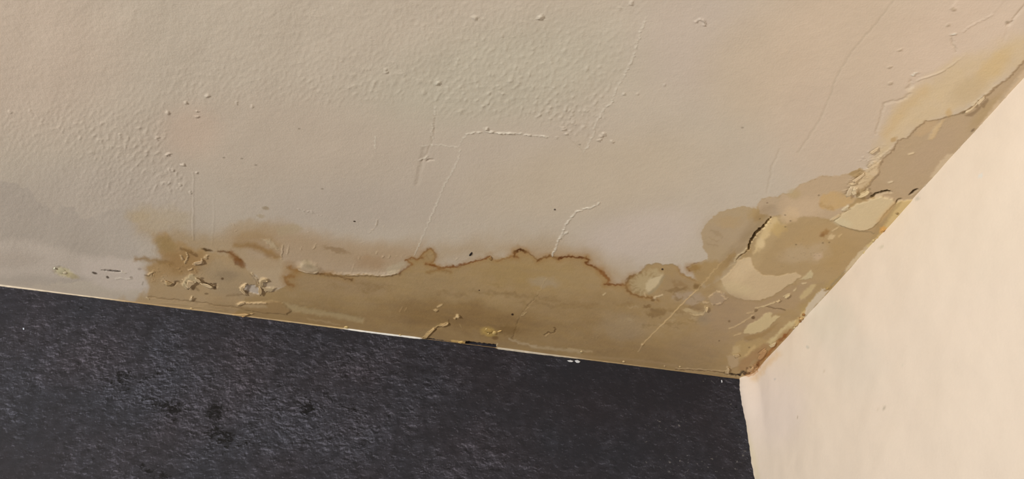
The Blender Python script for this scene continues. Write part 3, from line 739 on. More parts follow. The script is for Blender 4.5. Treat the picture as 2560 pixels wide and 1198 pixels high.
for p in ((2150, 400), (2160, 392), (2172, 380), (2190, 372), (2145, 425)): bump(p[0], p[1], 5, 3, 0.0013, -30)
for p in ((2224, 168), (2226, 208), (2250, 125), (2370, 62), (2380, 20), (2384, 24)): B(p, 6, 2.6, (160, 138, 112), 0.7, -25, 0.8, (2, 6), 0.0008)
# isolated blobs of paint
for (x, y, rx, ry, h, r) in ((1350, 43, 11, 6, 0.0028, -30), (1188, 44, 10, 9, 0.0016, 0), (964, 178, 6, 9, 0.0018, 0), (1095, 208, 10, 6, 0.0026, -20), (1254, 90, 5, 5, .0012, 0),
                             (1578, 8, 8, 5, .002, -20), (1550, 22, 3, 8, .0014, 0), (1560, 236, 5, 4, .002, 0), (1594, 234, 5, 4, .0012, 0), (1662, 212, 6, 3, .0014, -40),
                             (1216, 322, 8, 5, .0026, -20), (1230, 330, 7, 4, .002, 0), (1250, 333, 8, 3, .002, 0), (1276, 334, 8, 3, .002, 0), (1324, 338, 6, 3, .0018, 0),
                             (1506, 338, 12, 6, .0026, -30), (1498, 350, 8, 4, .0018, -30), (1531, 354, 7, 3, .0018, 0), (1408, 322, 8, 7, .002, 40), (1415, 335, 5, 6, .0018, 0),
                             (420, 386, 10, 5, .0022, -20), (458, 413, 7, 4, .0024, 0), (464, 256, 6, 7, .0022, 0), (518, 240, 7, 6, .002, -30), (492, 292, 6, 3, .002, 0), (420, 282, 6, 8, .0018, 0),
                             (494, 278, 5, 3, .002, 0), (392, 345, 6, 6, .0014, 0), (476, 482, 4, 4, .0018, 0), (492, 432, 4, 5, .0018, 0), (630, 266, 4, 5, .0014, 0), (592, 258, 4, 7, .0014, 0),
                             (432, 425, 6, 6, .0014, 0), (450, 462, 5, 6, .0014, 0), (25, 280, 8, 6, .001, 0), (75, 278, 5, 7, .001, 0), (1392, 345, 5, 3, .0012, 0)):
    bump(x, y, rx, ry, h, r)
L([(1738, 55), (1748, 49), (1757, 50), (1763, 58), (1760, 63)], 4, None, 1, 1.8, (2, 6), 0.0022, hf=2.4)
# little drip ridges in the haze
for (x0, y0, x1, y1, wd, h) in ((708, 612, 703, 648, 6, .0022), (722, 612, 718, 640, 5, .002), (791, 609, 783, 625, 4, .0022), (754, 618, 751, 626, 4, .0016), (943, 629, 941, 637, 4, .002), (960, 638, 956, 645, 5, .0024),
                                (975, 639, 972, 646, 4, .002), (898, 640, 898, 649, 4, .002), (975, 640, 972, 645, 3, .001), (944, 548, 939, 568, 6, .0022), (938, 568, 922, 584, 2.5, .0012), (960, 563, 958, 568, 3, .001),
                                (878, 682, 886, 660, 3, .0014), (942, 686, 948, 676, 3, .0014), (1146, 643, 1140, 650, 4, .0016), (1005, 640, 1004, 643, 4, .0014), (992, 637, 991, 640, 3, .0012), (770, 580, 772, 582, 4, .0014),
                                (583, 560, 586, 565, 3, .0014), (588, 580, 592, 576, 5, .0016), (900, 608, 910, 606, 3, .001), (600, 706, 603, 708, 4, .002)):
    L([(x0, y0), (x1, y1)], wd * 0.45, (190, 166, 134), 0.3, 1.5, (2, 6), h * 0.8, hf=1.6, taper=True)
for k in range(14):
    bump(745 + k * 4.4 + rng.normal() * 2, 524 + k * 1.0 + rng.normal() * 3, 3, 2.2, 0.0009)
for k in range(30):
    bump(1560 + rng.normal() * 90, 880 - rng.random() * 60 + 0, 3, 2, 0.0006)
# blistered lip along the top of the stain
P([(744, 670), (762, 652), (790, 660), (800, 672), (812, 682), (900, 684), (960, 684), (1000, 676), (1000, 686), (960, 692), (900, 690), (820, 690), (790, 684), (760, 680)], None, 1, 3, (2, 9), 0.0012, hf=4)
B((772, 668), 26, 12, None, 1, 12, 1.0, (0, 9), 0.0018)
L([(748, 674), (765, 679), (785, 682), (794, 678)], 4, (196, 172, 138), 0.6, 2, (1.5, 8), 0.0014, hf=2.4)
L([(868, 688), (900, 687), (915, 686), (950, 690), (990, 684)], 2.4, (186, 162, 128), 0.5, 1.6, (2, 8), 0.0012, hf=2.2)
# ragged skin of the left lobe
for pts in ([(497, 655), (508, 660), (504, 648)], [(462, 660), (466, 650), (470, 640), (466, 632)], [(484, 662), (498, 660), (506, 656), (505, 650)], [(515, 647), (518, 638), (512, 644)],
            [(414, 702), (416, 711), (426, 713), (434, 708)], [(456, 700), (462, 704), (470, 716), (480, 708), (490, 704)], [(372, 686), (380, 680), (378, 690)], [(470, 676), (480, 672)],
            [(452, 640), (458, 650)], [(630, 684), (640, 696), (646, 706)]):
    L(pts, 3.4, (186, 160, 122), 0.6, 1.8, (3, 7), 0.0022, hf=2.4)
for k in range(40):
    x, y = 380 + rng.random() * 130, 660 + rng.random() * 55
    bump(x, y, 3 + 3 * rng.random(), 2.5, 0.0012 * rng.random())
P([(455, 712), (468, 690), (482, 684), (494, 694), (492, 706), (480, 712), (468, 724)], (170, 148, 112), 0.85, 2.5, (3, 8), 0.0014)
L([(495, 708), (510, 710), (524, 712), (540, 714), (536, 720)], 5, (96, 72, 46), 0.8, 2.4, (2, 7), -0.0016, ws=[2, 3, 4, 7, 6])
L([(434, 712), (442, 706), (448, 706)], 5, (112, 84, 54), 0.7, 2.4, (2, 7), -0.0012)
L([(480, 724), (488, 720), (496, 726)], 5, (118, 92, 62), 0.6, 3, (2, 7))
B((556, 697), 3.5, 3, (88, 64, 40), 0.85, 0, 0.7); B((505, 697), 5, 3, (96, 72, 48), 0.7, 0, 0.7); B((516, 735), 5, 2.5, (104, 80, 54), 0.7, 0, 0.7)
# hole with the curled rim
P([(604, 722), (612, 714), (634, 713), (646, 720), (652, 736), (640, 736), (622, 730), (612, 726)], (174, 158, 140), 0.95, 1.8, (2, 8), -0.0014)
L([(605, 724), (610, 728), (622, 731)], 5, (104, 84, 62), 0.75, 2.5, (1, 7))
L([(618, 738), (608, 728), (601, 720), (606, 713), (616, 710)], 4, (196, 168, 128), 0.7, 1.6, (1.5, 7), 0.0026, hf=2.2)
L([(652, 737), (650, 728), (652, 716), (646, 708)], 3.5, (178, 150, 112), 0.6, 1.6, (2, 7), 0.0022, hf=2.2)
P([(648, 702), (655, 694), (668, 696), (672, 702), (660, 706), (662, 716), (690, 720), (680, 728), (662, 728), (650, 714)], (170, 146, 110), 0.8, 2, (3, 8), 0.0016)
L([(628, 686), (640, 700), (645, 712), (640, 720)], 4, (124, 98, 66), 0.7, 3, (2, 8))
# filler ledge parallel to the dark wall
P([(590, 762), (600, 756), (640, 757), (690, 752), (706, 758), (724, 772), (726, 778), (716, 786), (660, 782), (600, 772)], (146, 116, 78), 0.75, 3, (2, 12), 0.0014)
L([(596, 760), (606, 755), (625, 757), (665, 757)], 3.5, (182, 154, 116), 0.6, 1.8, (2, 8), 0.0018, hf=2.4)
P([(600, 763), (630, 760), (665, 762), (668, 768), (625, 768)], (172, 148, 112), 0.6, 4, (2, 12))
P([(706, 757), (740, 764), (800, 776), (860, 786), (910, 798), (905, 806), (840, 796), (780, 786), (724, 778)], (164, 142, 104), 0.65, 5, (3, 16), -0.0006)
L([(370, 742), (440, 750), (520, 760), (600, 772)], 3, (112, 84, 52), 0.45, 2.5, (3, 20), -0.0008)
L([(405, 757), (470, 764), (560, 778)], 4, (160, 132, 92), 0.5, 3, (3, 20), 0.0008)
L([(480, 742), (476, 752)], 4, (196, 172, 134), 0.8, 2, (1, 7), 0.0022)
L([(368, 744), (372, 748)], 3, (186, 160, 120), 0.8, 2, (1, 7), 0.0016)
L([(566, 740), (590, 737), (612, 736)], 4, (112, 84, 54), 0.5, 3, (2, 8))
# torn crack running to the dark wall
L([(1056, 847), (1070, 832), (1084, 820), (1102, 812), (1120, 806)], 3, (186, 154, 104), 0.7, 1.6, (2, 9), 0.0014, hf=2.2)
L([(1062, 846), (1078, 832), (1092, 822), (1120, 810)], 3, (92, 66, 36), 0.5, 2, (2, 9), -0.0008)
L([(1121, 808), (1122, 800)], 2.4, (84, 58, 32), 0.7, 1.6)
B((1144, 789), 5, 4, (206, 176, 128), 0.8, 0, 0.7, (2, 6), 0.002); B((1138, 795), 5, 2.5, (186, 154, 108), 0.7, -25, 0.7, (2, 6), 0.0012)
L([(1095, 768), (1104, 763)], 5, (186, 156, 112), 0.7, 2, (1, 6), 0.0018); B((1090, 776), 6, 3, (182, 152, 108), 0.7, 0, 0.7, (2, 6), 0.0014)
for q in ((1000, 780, 1006, 768), (1012, 778, 1017, 770), (1150, 812, 1154, 818)):
    L([(q[0], q[1]), (q[2], q[3])], 2, (164, 134, 94), 0.6, 1.5, (1, 6), 0.001)
L([(1362, 838), (1370, 832), (1384, 834), (1390, 824), (1386, 820)], 3, (88, 62, 36), 0.75, 1.6, (2, 7), -0.0008)
L([(1364, 842), (1374, 834)], 2, (178, 148, 106), 0.5, 1.5, (2, 7), 0.001)
# fixing dimples
B((158, 680), 22, 11, (186, 170, 128), 0.7, 15, 0.9, (2, 9), -0.001); B((180, 690), 18, 6, (158, 140, 100), 0.7, 15, 0.9, (2, 9))
B((1222, 830), 20, 11, (172, 140, 78), 0.8, 10, 0.9, (3, 9), 0.0006); B((1270, 826), 26, 12, (112, 84, 46), 0.6, 5, 1.0, (4, 9))
B((1238, 845), 8, 5, (96, 66, 34), 0.6, 0, 0.9)
# slot scratches in the pale part at the left
L([(254, 676), (264, 677), (276, 678), (300, 680)], 3.2, (48, 38, 28), 0.95, 1.3, (1.5, 8), -0.0012, ws=[0.6, 1, 2.6, 3.2])
L([(252, 675), (270, 674), (290, 676)], 1.6, (110, 94, 78), 0.6, 1.2, (1.5, 8))
B((236, 683), 6.5, 3, (66, 52, 40), 0.9, 15, 0.6, (1, 6)); B((269, 693), 4, 3, (72, 58, 46), 0.9, 40, 0.6, (1, 6))
L([(304, 678), (313, 683)], 2.5, (212, 194, 168), 0.8, 1.6, (1, 6), 0.0012)
L([(290, 697), (300, 696), (322, 699), (330, 697)], 3, (208, 192, 170), 0.6, 2, (2, 8), 0.0010)
B((328, 694), 4, 3, (132, 116, 100), 0.7, 0, 0.7); B((349, 673), 5, 3, (142, 124, 108), 0.6, 0, 0.7); L([(358, 705), (356, 712)], 2.5, (120, 104, 84), 0.6, 1.6)
L([(362, 688), (372, 690)], 3, (104, 82, 56), 0.7, 1.8)
# the open crack in the right lobe
L([(1926, 552), (1905, 580), (1880, 612), (1868, 640), (1850, 650), (1836, 668)], 46, None, 1, 22, (2, 30), -0.0050)
CR = [(1927, 551), (1919, 560), (1908, 574), (1896, 584), (1888, 592), (1880, 605), (1874, 617), (1872, 625), (1870, 632)]
L(CR, 6, (150, 126, 94), 0.0, 2, (2, 7))
L([(1917, 548), (1898, 566), (1878, 585), (1862, 600)], 12, (150, 128, 94), 0.4, 7, (2, 9))  # shaded left flank of the crack, painted darker
L(CR, 5, (26, 12, 6), 1.0, 1.4, (2.5, 7), -0.012, ws=[1, 2, 4.5, 6.5, 6, 5, 3.5, 3, 1.5], hf=2.0)
L([(1866, 636), (1856, 642), (1846, 650), (1841, 656)], 2.6, (112, 86, 52), 0.85, 1.4, (2, 7), -0.0014)
L([(1868, 628), (1858, 638), (1844, 646), (1837, 660)], 4, (212, 188, 146), 0.7, 2, (2, 7), 0.0014, hf=2.2)
L([(1874, 612), (1868, 628)], 4, (196, 170, 126), 0.7, 2, (1, 7), 0.0010)
L([(1822, 672), (1836, 668)], 2.5, (170, 146, 108), 0.6, 2, (2, 7), 0.0008)
# dark lifted slits at the right
SL = [(2177, 495), (2190, 488), (2206, 483), (2219, 481), (2229, 483)]
L(SL, 5, (58, 46, 24), 0.95, 1.6, (1.5, 7), -0.006, ws=[2, 5, 6, 6, 2], hf=2.4)
L([(2196, 483), (2210, 478), (2224, 476)], 3, (206, 180, 138), 0.6, 1.6, (2, 7), 0.001)
L([(2274, 490), (2282, 483), (2293, 475)], 4, (56, 42, 26), 0.95, 1.6, (1.5, 7), -0.004, ws=[1.5, 4, 4])
L([(2240, 506), (2247, 501), (2253, 499)], 3, (104, 84, 56), 0.8, 1.6, (1.5, 7), -0.002)
L([(2106, 526), (2120, 516)], 6, (226, 204, 168), 0.85, 1.8, (1, 7), 0.0024, ws=[5, 6]); L([(2076, 551), (2098, 537)], 3.5, (212, 186, 146), 0.7, 1.6, (1, 7), 0.0016)
L([(2142, 492), (2156, 485), (2170, 478)], 6, (204, 178, 136), 0.8, 2, (2, 7), 0.0018); B((2174, 475), 4, 3, (126, 104, 76), 0.7, 0, 0.7)
L([(2082, 578), (2090, 572), (2096, 568)], 3, (206, 178, 134), 0.7, 1.6, (2, 7), 0.001)
L([(2097, 592), (2103, 586)], 3, (200, 170, 124), 0.6, 1.6, (2, 7), 0.001)
L([(2222, 459), (2232, 456)], 4, (206, 182, 146), 0.8, 1.6, (1, 6), 0.0016); L([(2272, 388), (2284, 384)], 4, (204, 178, 140), 0.8, 1.6, (1, 6), 0.0014)
# broken ridge below the pale plate
L([(1890, 770), (1905, 767), (1922, 762), (1948, 751)], 3.4, (208, 180, 134), 0.75, 1.6, (2, 7), 0.0014, brk=0.4, bs=9, hf=2.2)
L([(1960, 742), (1974, 736)], 4, (206, 180, 136), 0.75, 1.6, (2, 7), 0.0014, hf=2.2)
L([(1986, 728), (1990, 722)], 4, (206, 180, 136), 0.75, 1.6, (2, 7), 0.0014, hf=2.2); L([(2006, 710), (2015, 709)], 4, (204, 178, 136), 0.75, 1.6, (1, 7), 0.0012)
L([(1968, 714), (1976, 710), (1984, 708)], 3, (206, 182, 140), 0.6, 1.6, (2, 7), 0.001)
L([(1916, 766), (1935, 772), (1950, 773), (1964, 777)], 2.2, (84, 60, 34), 0.75, 1.4, (1.5, 8), -0.0008)
L([(1885, 786), (1870, 797), (1856, 806), (1838, 816), (1822, 822)], 3, (190, 162, 118), 0.65, 1.6, (2, 7), 0.0012, brk=0.4, bs=9)
L([(1868, 784), (1884, 780), (1892, 774)], 3, (172, 144, 106), 0.7, 1.6, (2, 7), 0.0012)
B((1883, 794), 4.5, 4, (86, 60, 34), 0.85, 0, 0.7); B((1890, 776), 5, 3.5, (98, 72, 44), 0.7, -30, 0.7); B((1823, 803), 3, 3, (110, 84, 54), 0.7, 0, 0.7)
L([(1836, 839), (1852, 833)], 3, (188, 160, 116), 0.6, 1.6, (2, 7), 0.001)
P([(1778, 738), (1792, 730), (1812, 732), (1818, 746), (1805, 760), (1785, 762), (1772, 750)], (158, 134, 108), 0.6, 3, (4, 8), 0.0010)
for (a0, b0, c0, d0) in ((1772, 742, 1782, 735), (1792, 728, 1803, 731), (1804, 738, 1811, 741), (1790, 760, 1802, 756), (1758, 756, 1770, 756), (1780, 759, 1781, 764), (1810, 745, 1818, 748)):
    L([(a0, b0), (c0, d0)], 3, (190, 162, 124), 0.65, 1.6, (2, 6), 0.0012)
L([(1765, 776), (1763, 766), (1766, 772)], 3, (204, 174, 128), 0.7, 1.6, (1, 6), 0.0014)
L([(1725, 785), (1742, 789), (1758, 786), (1765, 776)], 2.5, (204, 176, 132), 0.7, 1.6, (2, 7), 0.0012)
L([(1636, 744), (1648, 740), (1656, 737)], 4, (206, 180, 140), 0.75, 1.6, (2, 6), 0.0012); L([(1612, 733), (1614, 742)], 3, (198, 170, 128), 0.7, 1.6, (1, 6), 0.001)
B((1632, 751), 5, 3, (104, 74, 40), 0.7, 0, 0.7); L([(1508, 738), (1514, 733)], 3, (196, 172, 130), 0.7, 1.5, (1, 6), 0.001)
for k in range(34):
    x, y = 2010 + rng.normal() * 44, 636 + rng.normal() * 22
    B((x, y), 1.7, 1.4, (136, 112, 84), 0.4, 0, 0.8)
for (x, y) in ((1900, 551), (1918, 507), (1976, 552), (1963, 538), (1963, 567), (2047, 489), (1990, 611), (2057, 607), (2073, 606), (1873, 869), (1798, 852)):
    B((x, y), 2.2, 2.0, (104, 80, 56), 0.7, 0, 0.8)
for (x, y) in ((806, 472), (560, 394), (605, 396), (640, 412), (748, 322), (1449, 362), (1856, 319)): B((x, y), 3.5, 2, (128, 112, 94), 0.7, 0, 0.7)
B((664, 521), 9, 4, (146, 126, 98), 0.75, 8, 0.8, (2, 6)); B((652, 541), 10, 5, (162, 142, 112), 0.6, 10, 0.8, (2, 6))
# edge against the dark wall: thin lapped paint line, open slot whose shade is painted dark too
L([(1056, 846), (1085, 850), (1110, 855), (1130, 858)], 4, (40, 30, 22), 0.8, 1.4, (2, 7), -0.003, ws=[2, 3, 4, 2])
P([(1164, 854), (1240, 863), (1242, 874), (1164, 864)], (44, 33, 24), 0.92, 1.4, (1.5, 6), -0.008)
L([(1240, 874), (1241, 866), (1243, 860)], 3.5, (206, 180, 138), 0.8, 1.4, (1, 6), 0.001)
L([(1130, 852), (1150, 855), (1162, 857)], 4, (190, 154, 92), 0.8, 1.6, (2, 7), 0.001)
L([(1690, 925), (1730, 926), (1780, 930), (1812, 934)], 2.6, (104, 78, 50), 0.7, 1.5, (2, 9), -0.001)
L([(1690, 922), (1730, 923), (1780, 927), (1815, 929)], 2.6, (190, 160, 120), 0.6, 1.6, (2, 9), 0.001)
L([(1815, 931), (1820, 924), (1818, 918)], 4, (196, 168, 126), 0.7, 1.8, (1, 6), 0.0018)
L([(1820, 936), (1838, 938), (1850, 940)], 4, (40, 26, 18), 0.85, 1.6, (2, 7), -0.002)
L([(1440, 890), (1560, 898), (1640, 906), (1690, 914)], 6, (160, 132, 96), 0.4, 3, (2, 12))
L([(1330, 868), (1390, 872), (1450, 880)], 7, (174, 152, 118), 0.6, 4, (3, 16)); L([(1420, 872), (1480, 880)], 4, (176, 150, 112), 0.6, 3, (3, 12))
L([(1275, 848), (1300, 858), (1340, 866)], 5, (176, 154, 122), 0.6, 3, (3, 12))
L([(770, 798), (800, 802), (850, 812)], 4, (176, 148, 108), 0.4, 3, (3, 12))


# ------------------------------------------------------------------ structure
def tag(o, label=None, cat=None, group=None, kind=None):
    if label: o['label'] = label
    if cat: o['category'] = cat
    if group: o['group'] = group
    if kind: o['kind'] = kind
    return o


ceiling = tag(ce.build('ceiling', M_CEIL, 0.12, True), 'cream painted ceiling with brown water stain, cracks and flaking paint', 'ceiling', None, 'structure')

# dark wall: the paint layer steers the printed pattern (how busy, how pitted, how scuffed)
wb = Sheet((-1, 0, 0), (0, 0, -1), (0, -1, 0), spaced([(-0.12, 0.0, 0.06), (0.0, 1.9, 0.006), (1.9, 3.2, 0.1)]), spaced([(-0.12, 0.0, 0.06), (0.0, 0.7, 0.006), (0.7, 2.5, 0.1)]), (255, 255, 255), (1, 1, 1))
wb.C[:] = (0.40, 0.0, 0.0)
def field(ch, lst):
    for (x, y, rx, ry, a) in lst:
        g = a * np.exp(-(((wb.X - x) / rx) ** 2 + ((wb.Y - y) / ry) ** 2))
        wb.C[..., ch] += g.astype(np.float32)
field(0, ((300, 930, 260, 110, .36), (560, 960, 240, 140, .36), (850, 980, 260, 120, .30), (480, 1150, 220, 60, .30), (1180, 1180, 240, 50, .30), (1000, 880, 220, 40, .25), (200, 800, 140, 50, .20),
          (820, 1120, 200, 80, .22), (1250, 1060, 120, 60, .10), (30, 1000, 60, 90, .2),
          (350, 795, 90, 25, -.32), (60, 1130, 110, 60, -.34), (720, 870, 120, 40, -.12), (1500, 1050, 260, 160, -.26), (1720, 1030, 130, 140, -.16), (1330, 960, 120, 60, -.10), (1650, 940, 200, 60, -.20),
          (560, 860, 60, 30, .15), (230, 1090, 90, 40, -.10)))
field(1, ((430, 1030, 55, 24, 1.0), (535, 1035, 26, 30, 1.0), (300, 945, 70, 26, .6), (420, 915, 40, 16, .6), (600, 930, 80, 40, .35), (760, 940, 60, 30, .4), (765, 1020, 26, 26, 1.1), (875, 1020, 26, 20, .8), (380, 1000, 60, 30, .5), (545, 1085, 50, 30, .7), (365, 1175, 30, 22, .9), (412, 1185, 22, 22, 1.),
          (600, 1110, 60, 30, .6), (200, 772, 12, 12, 1.), (290, 955, 60, 30, .35), (640, 1000, 60, 30, .35), (880, 1090, 50, 40, .5), (1200, 880, 30, 16, .4), (470, 950, 80, 40, .3), (1840, 1020, 22, 12, .5)))
field(2, ((1815, 1010, 40, 50, .8), (1850, 1065, 26, 40, 1.0), (1860, 1120, 40, 70, .9), (1640, 1060, 60, 20, .5), (1700, 1060, 80, 30, .6), (1790, 952, 40, 8, 1.0), (1820, 955, 20, 8, .8), (1660, 1130, 120, 80, .6), (1740, 1170, 120, 40, .9), (1500, 1000, 300, 120, .06), (280, 940, 300, 200, .03)))
wb.C[:] = np.clip(wb.C, 0.0, 1.0)
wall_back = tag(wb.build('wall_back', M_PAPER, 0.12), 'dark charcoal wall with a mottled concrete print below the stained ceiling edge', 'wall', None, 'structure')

# cream wall
WB = (233, 211, 185)
wr = Sheet((0, -1, 0), (0, 0, -1), (-1, 0, 0), spaced([(-0.12, 0.0, 0.02), (0.0, 0.12, 0.002), (0.12, 1.1, 0.004), (1.1, 3.0, 0.1)]),
           spaced([(-0.14, 0.0, 0.02), (0.0, 0.08, 0.002), (0.08, 0.7, 0.004), (0.7, 2.5, 0.1)]), WB, np.array([0.885, 0.805, 0.73]))
Pw, Lw, Bw = wr.poly, wr.line, wr.blob
Bw((2070, 800), 60, 60, (222, 206, 180), 0.6, -40, 1.1, (10, 40))
Bw((2130, 900), 70, 90, (226, 208, 184), 0.5, -40, 1.1, (10, 40))
Bw((1940, 1020), 70, 90, (232, 210, 190), 0.8, 0, 1.1)
Bw((2400, 500), 200, 200, (238, 216, 188), 0.7, -40, 1.1)  # wall brightens to the upper right, that light painted into the colour
Lw([(1860, 1000), (1870, 1050), (1890, 1150), (1895, 1200)], 10, (226, 206, 168), 0.7, 7)
Lw([(1890, 945), (1915, 915), (1945, 885)], 12, (226, 190, 142), 0.7, 9, (4, 10), brk=0.3)
Lw([(1880, 940), (1892, 928), (1906, 908)], 4, (196, 138, 70), 0.8, 2.5, (4, 8), brk=0.4)
for (x, y, r, c) in ((2210, 1020, 5, (196, 178, 152)), (2193, 1023, 4, (222, 200, 172)), (1995, 1044, 2.2, (176, 152, 126)), (2020, 870, 2.5, (206, 190, 166)), (2060, 930, 2.2, (212, 190, 162)), (2200, 620, 5, (222, 202, 174)),
                     (2205, 616, 4, (214, 196, 166)), (2295, 497, 5, (206, 190, 164)), (1938, 948, 2.4, (200, 186, 170)), (2018, 868, 3, (204, 192, 170)), (2255, 913, 5, (224, 206, 180)), (2024, 928, 2, (196, 186, 172)), (2450, 440, 6, (224, 214, 196))):
    Bw((x, y), r, r * 0.8, c, 0.9, 0, 0.7, (1.5, 6))
Pw([(2074, 724), (2064, 736), (2030, 772), (2060, 760), (2090, 730)], (228, 206, 180), 0.5, 8, (4, 12))
# trowelled unevenness of the plaster
V = (wr.X > -100) & (wr.X < 2700) & (wr.Y > -100) & (wr.Y < 1400)
q1 = np.zeros(wr.X.shape, np.float32); q1[V] = fbm(wr.AA[V] / 0.16, wr.BB[V] / 0.13, 3)
wr.Hh += 0.0022 * q1
q2 = np.zeros(wr.X.shape, np.float32); q2[V] = fbm(wr.AA[V] / 0.03, wr.BB[V] / 0.03, 3)
wr.C *= (1 + 0.012 * q2 + 0.01 * q1)[..., None]
# the plaster bellies out at the corner, so the paint line bows
hz = np.interp(wr.BB, [-0.2, 0.0, 0.03, 0.065, 0.10, 0.15, 0.19, 0.24, 0.5], [0.020, 0.020, 0.0205, 0.0175, 0.0115, 0.0075, 0.005, 0.0005, 0.0])
fall = sstep(1 - np.clip(wr.AA, 0, 1) / np.interp(wr.BB, [0, 0.05, 0.2], [0.040, 0.07, 0.09]))
wr.Hh += (hz * fall).astype(np.float32)
jag = np.interp(wr.BB, [0, 0.3], [1, 1]) * fbm(wr.BB / 0.012, wr.AA * 0 + 3.3, 2) * 0.0012
wr.Hh += (jag * sstep(1 - np.clip(wr.AA, 0, 1) / 0.02)).astype(np.float32)
wall_right = tag(wr.build('wall_right', M_CREAM, 0.12, True), 'plain cream painted plaster wall at the right of the ceiling corner', 'wall', None, 'structure')

# floor far below, never in view but closes the room
def slab(name, x0, y0, x1, y1, z0, z1, mat):
    v = [(x, y, z) for z in (z0, z1) for (x, y) in ((x0, y0), (x1, y0), (x1, y1), (x0, y1))]
    f = [(3, 2, 1, 0), (4, 5, 6, 7), (0, 1, 5, 4), (1, 2, 6, 5), (2, 3, 7, 6), (3, 0, 4, 7)]
    me = bpy.data.meshes.new(name); me.from_pydata(v, [], f); me.update(); me.materials.append(mat)
    o = bpy.data.objects.new(name, me); COL.objects.link(o); return o
tag(slab('floor', -7.0, -6.0, 0.0, 0.0, -0.1, 0.0, flat_mat('floor_laminate', (0.30, 0.22, 0.15))), 'plain laminate floor far below the ceiling corner', 'floor', None, 'structure')

# bead of old filler along the joint between ceiling and dark wall
def bead():
    us = np.arange(0.012, 3.0, 0.004)
    pu = []
    for u in us:
        w = ce.M @ np.array([u, 0, 1.0]); pu.append(w[0] / w[2])
    pu = np.array(pu)
    rad = np.interp(pu, [-200, 0, 300, 360, 600, 860, 880, 960, 1050, 1060, 1240, 1244, 1300, 1400, 1460, 1560, 1850], [.0035, .0035, .003, .0025, .002, .0025, .004, .0045, .0035, .0006, .0006, .0045, .0045, .004, .0026, .0022, .0022])
    rad = 0.7 * rad * (1 + 0.25 * fbm(us / 0.03, us * 0 + 1.7, 3))
    key = [-200, 0, 240, 330, 700, 855, 872, 1050, 1058, 1240, 1246, 1330, 1420, 1480, 1700, 1850]
    cols = [(196, 176, 152), (198, 178, 152), (196, 174, 144), (158, 128, 88), (160, 134, 98), (176, 148, 104), (212, 203, 190), (206, 196, 182), (150, 116, 72), (140, 108, 68), (176, 160, 136), (178, 162, 140), (172, 152, 124), (150, 124, 88), (140, 114, 78), (134, 106, 70)]
    cc = np.stack([np.interp(pu, key, [lin(c)[k] for c in cols]) for k in range(3)], 1) * ce.K
    cc *= 0.78 * (1 + 0.14 * fbm(us / 0.012, us * 0 + 5.1, 3))[:, None]
    prof = [(1.25, -0.25), (1.0, 0.0), (0.78, 0.42), (0.42, 0.80), (0.0, 1.0), (-0.3, 1.15)]     # (out of wall, down)
    v, col, f = [], [], []
    for i, u in enumerate(us):
        for (o_, d_) in prof:
            r = max(0.0004, rad[i]); j = 1 + 0.05 * math.sin(i * 2.1 + o_ * 5)
            v.append((-u, -o_ * r * j - 0.0002, H - d_ * r * j)); col.append((*cc[i], 1.0))
    n = len(prof)
    for i in range(len(us) - 1):
        for k in range(n - 1):
            a = i * n + k; f.append((a, a + 1, a + n + 1, a + n))
    me = bpy.data.meshes.new('trim_1'); me.from_pydata(v, [], f); me.update()
    at = me.attributes.new('paint', 'FLOAT_COLOR', 'POINT'); at.data.foreach_set('color', np.clip(np.array(col, np.float32), 0, .95).reshape(-1))
    for p in me.polygons: p.use_smooth = True
    me.materials.append(M_CAULK)
    o = bpy.data.objects.new('trim_1', me); COL.objects.link(o); return o
tag(bead(), 'thin uneven bead of old white filler between ceiling and dark wall', 'trim', None, 'structure')


# ------------------------------------------------------------------ small parts
def mesh_obj(name, verts, faces, mat, parent=None, smooth=True):
    v = np.array(verts, float); c = v.mean(0)
    me = bpy.data.meshes.new(name); me.from_pydata([tuple(p) for p in (v - c)], [], faces); me.update()
    if smooth:
        for p in me.polygons: p.use_smooth = True
    me.materials.append(mat)
    o = bpy.data.objects.new(name, me); COL.objects.link(o); o.location = c
    if parent is not None: o.parent = parent
    return o


def seen(sheet, rgb):
    c = lin(rgb) * sheet.K
    return tuple(np.clip(c * min(1.0, 0.84 / c.max()), 0.002, 0.95))


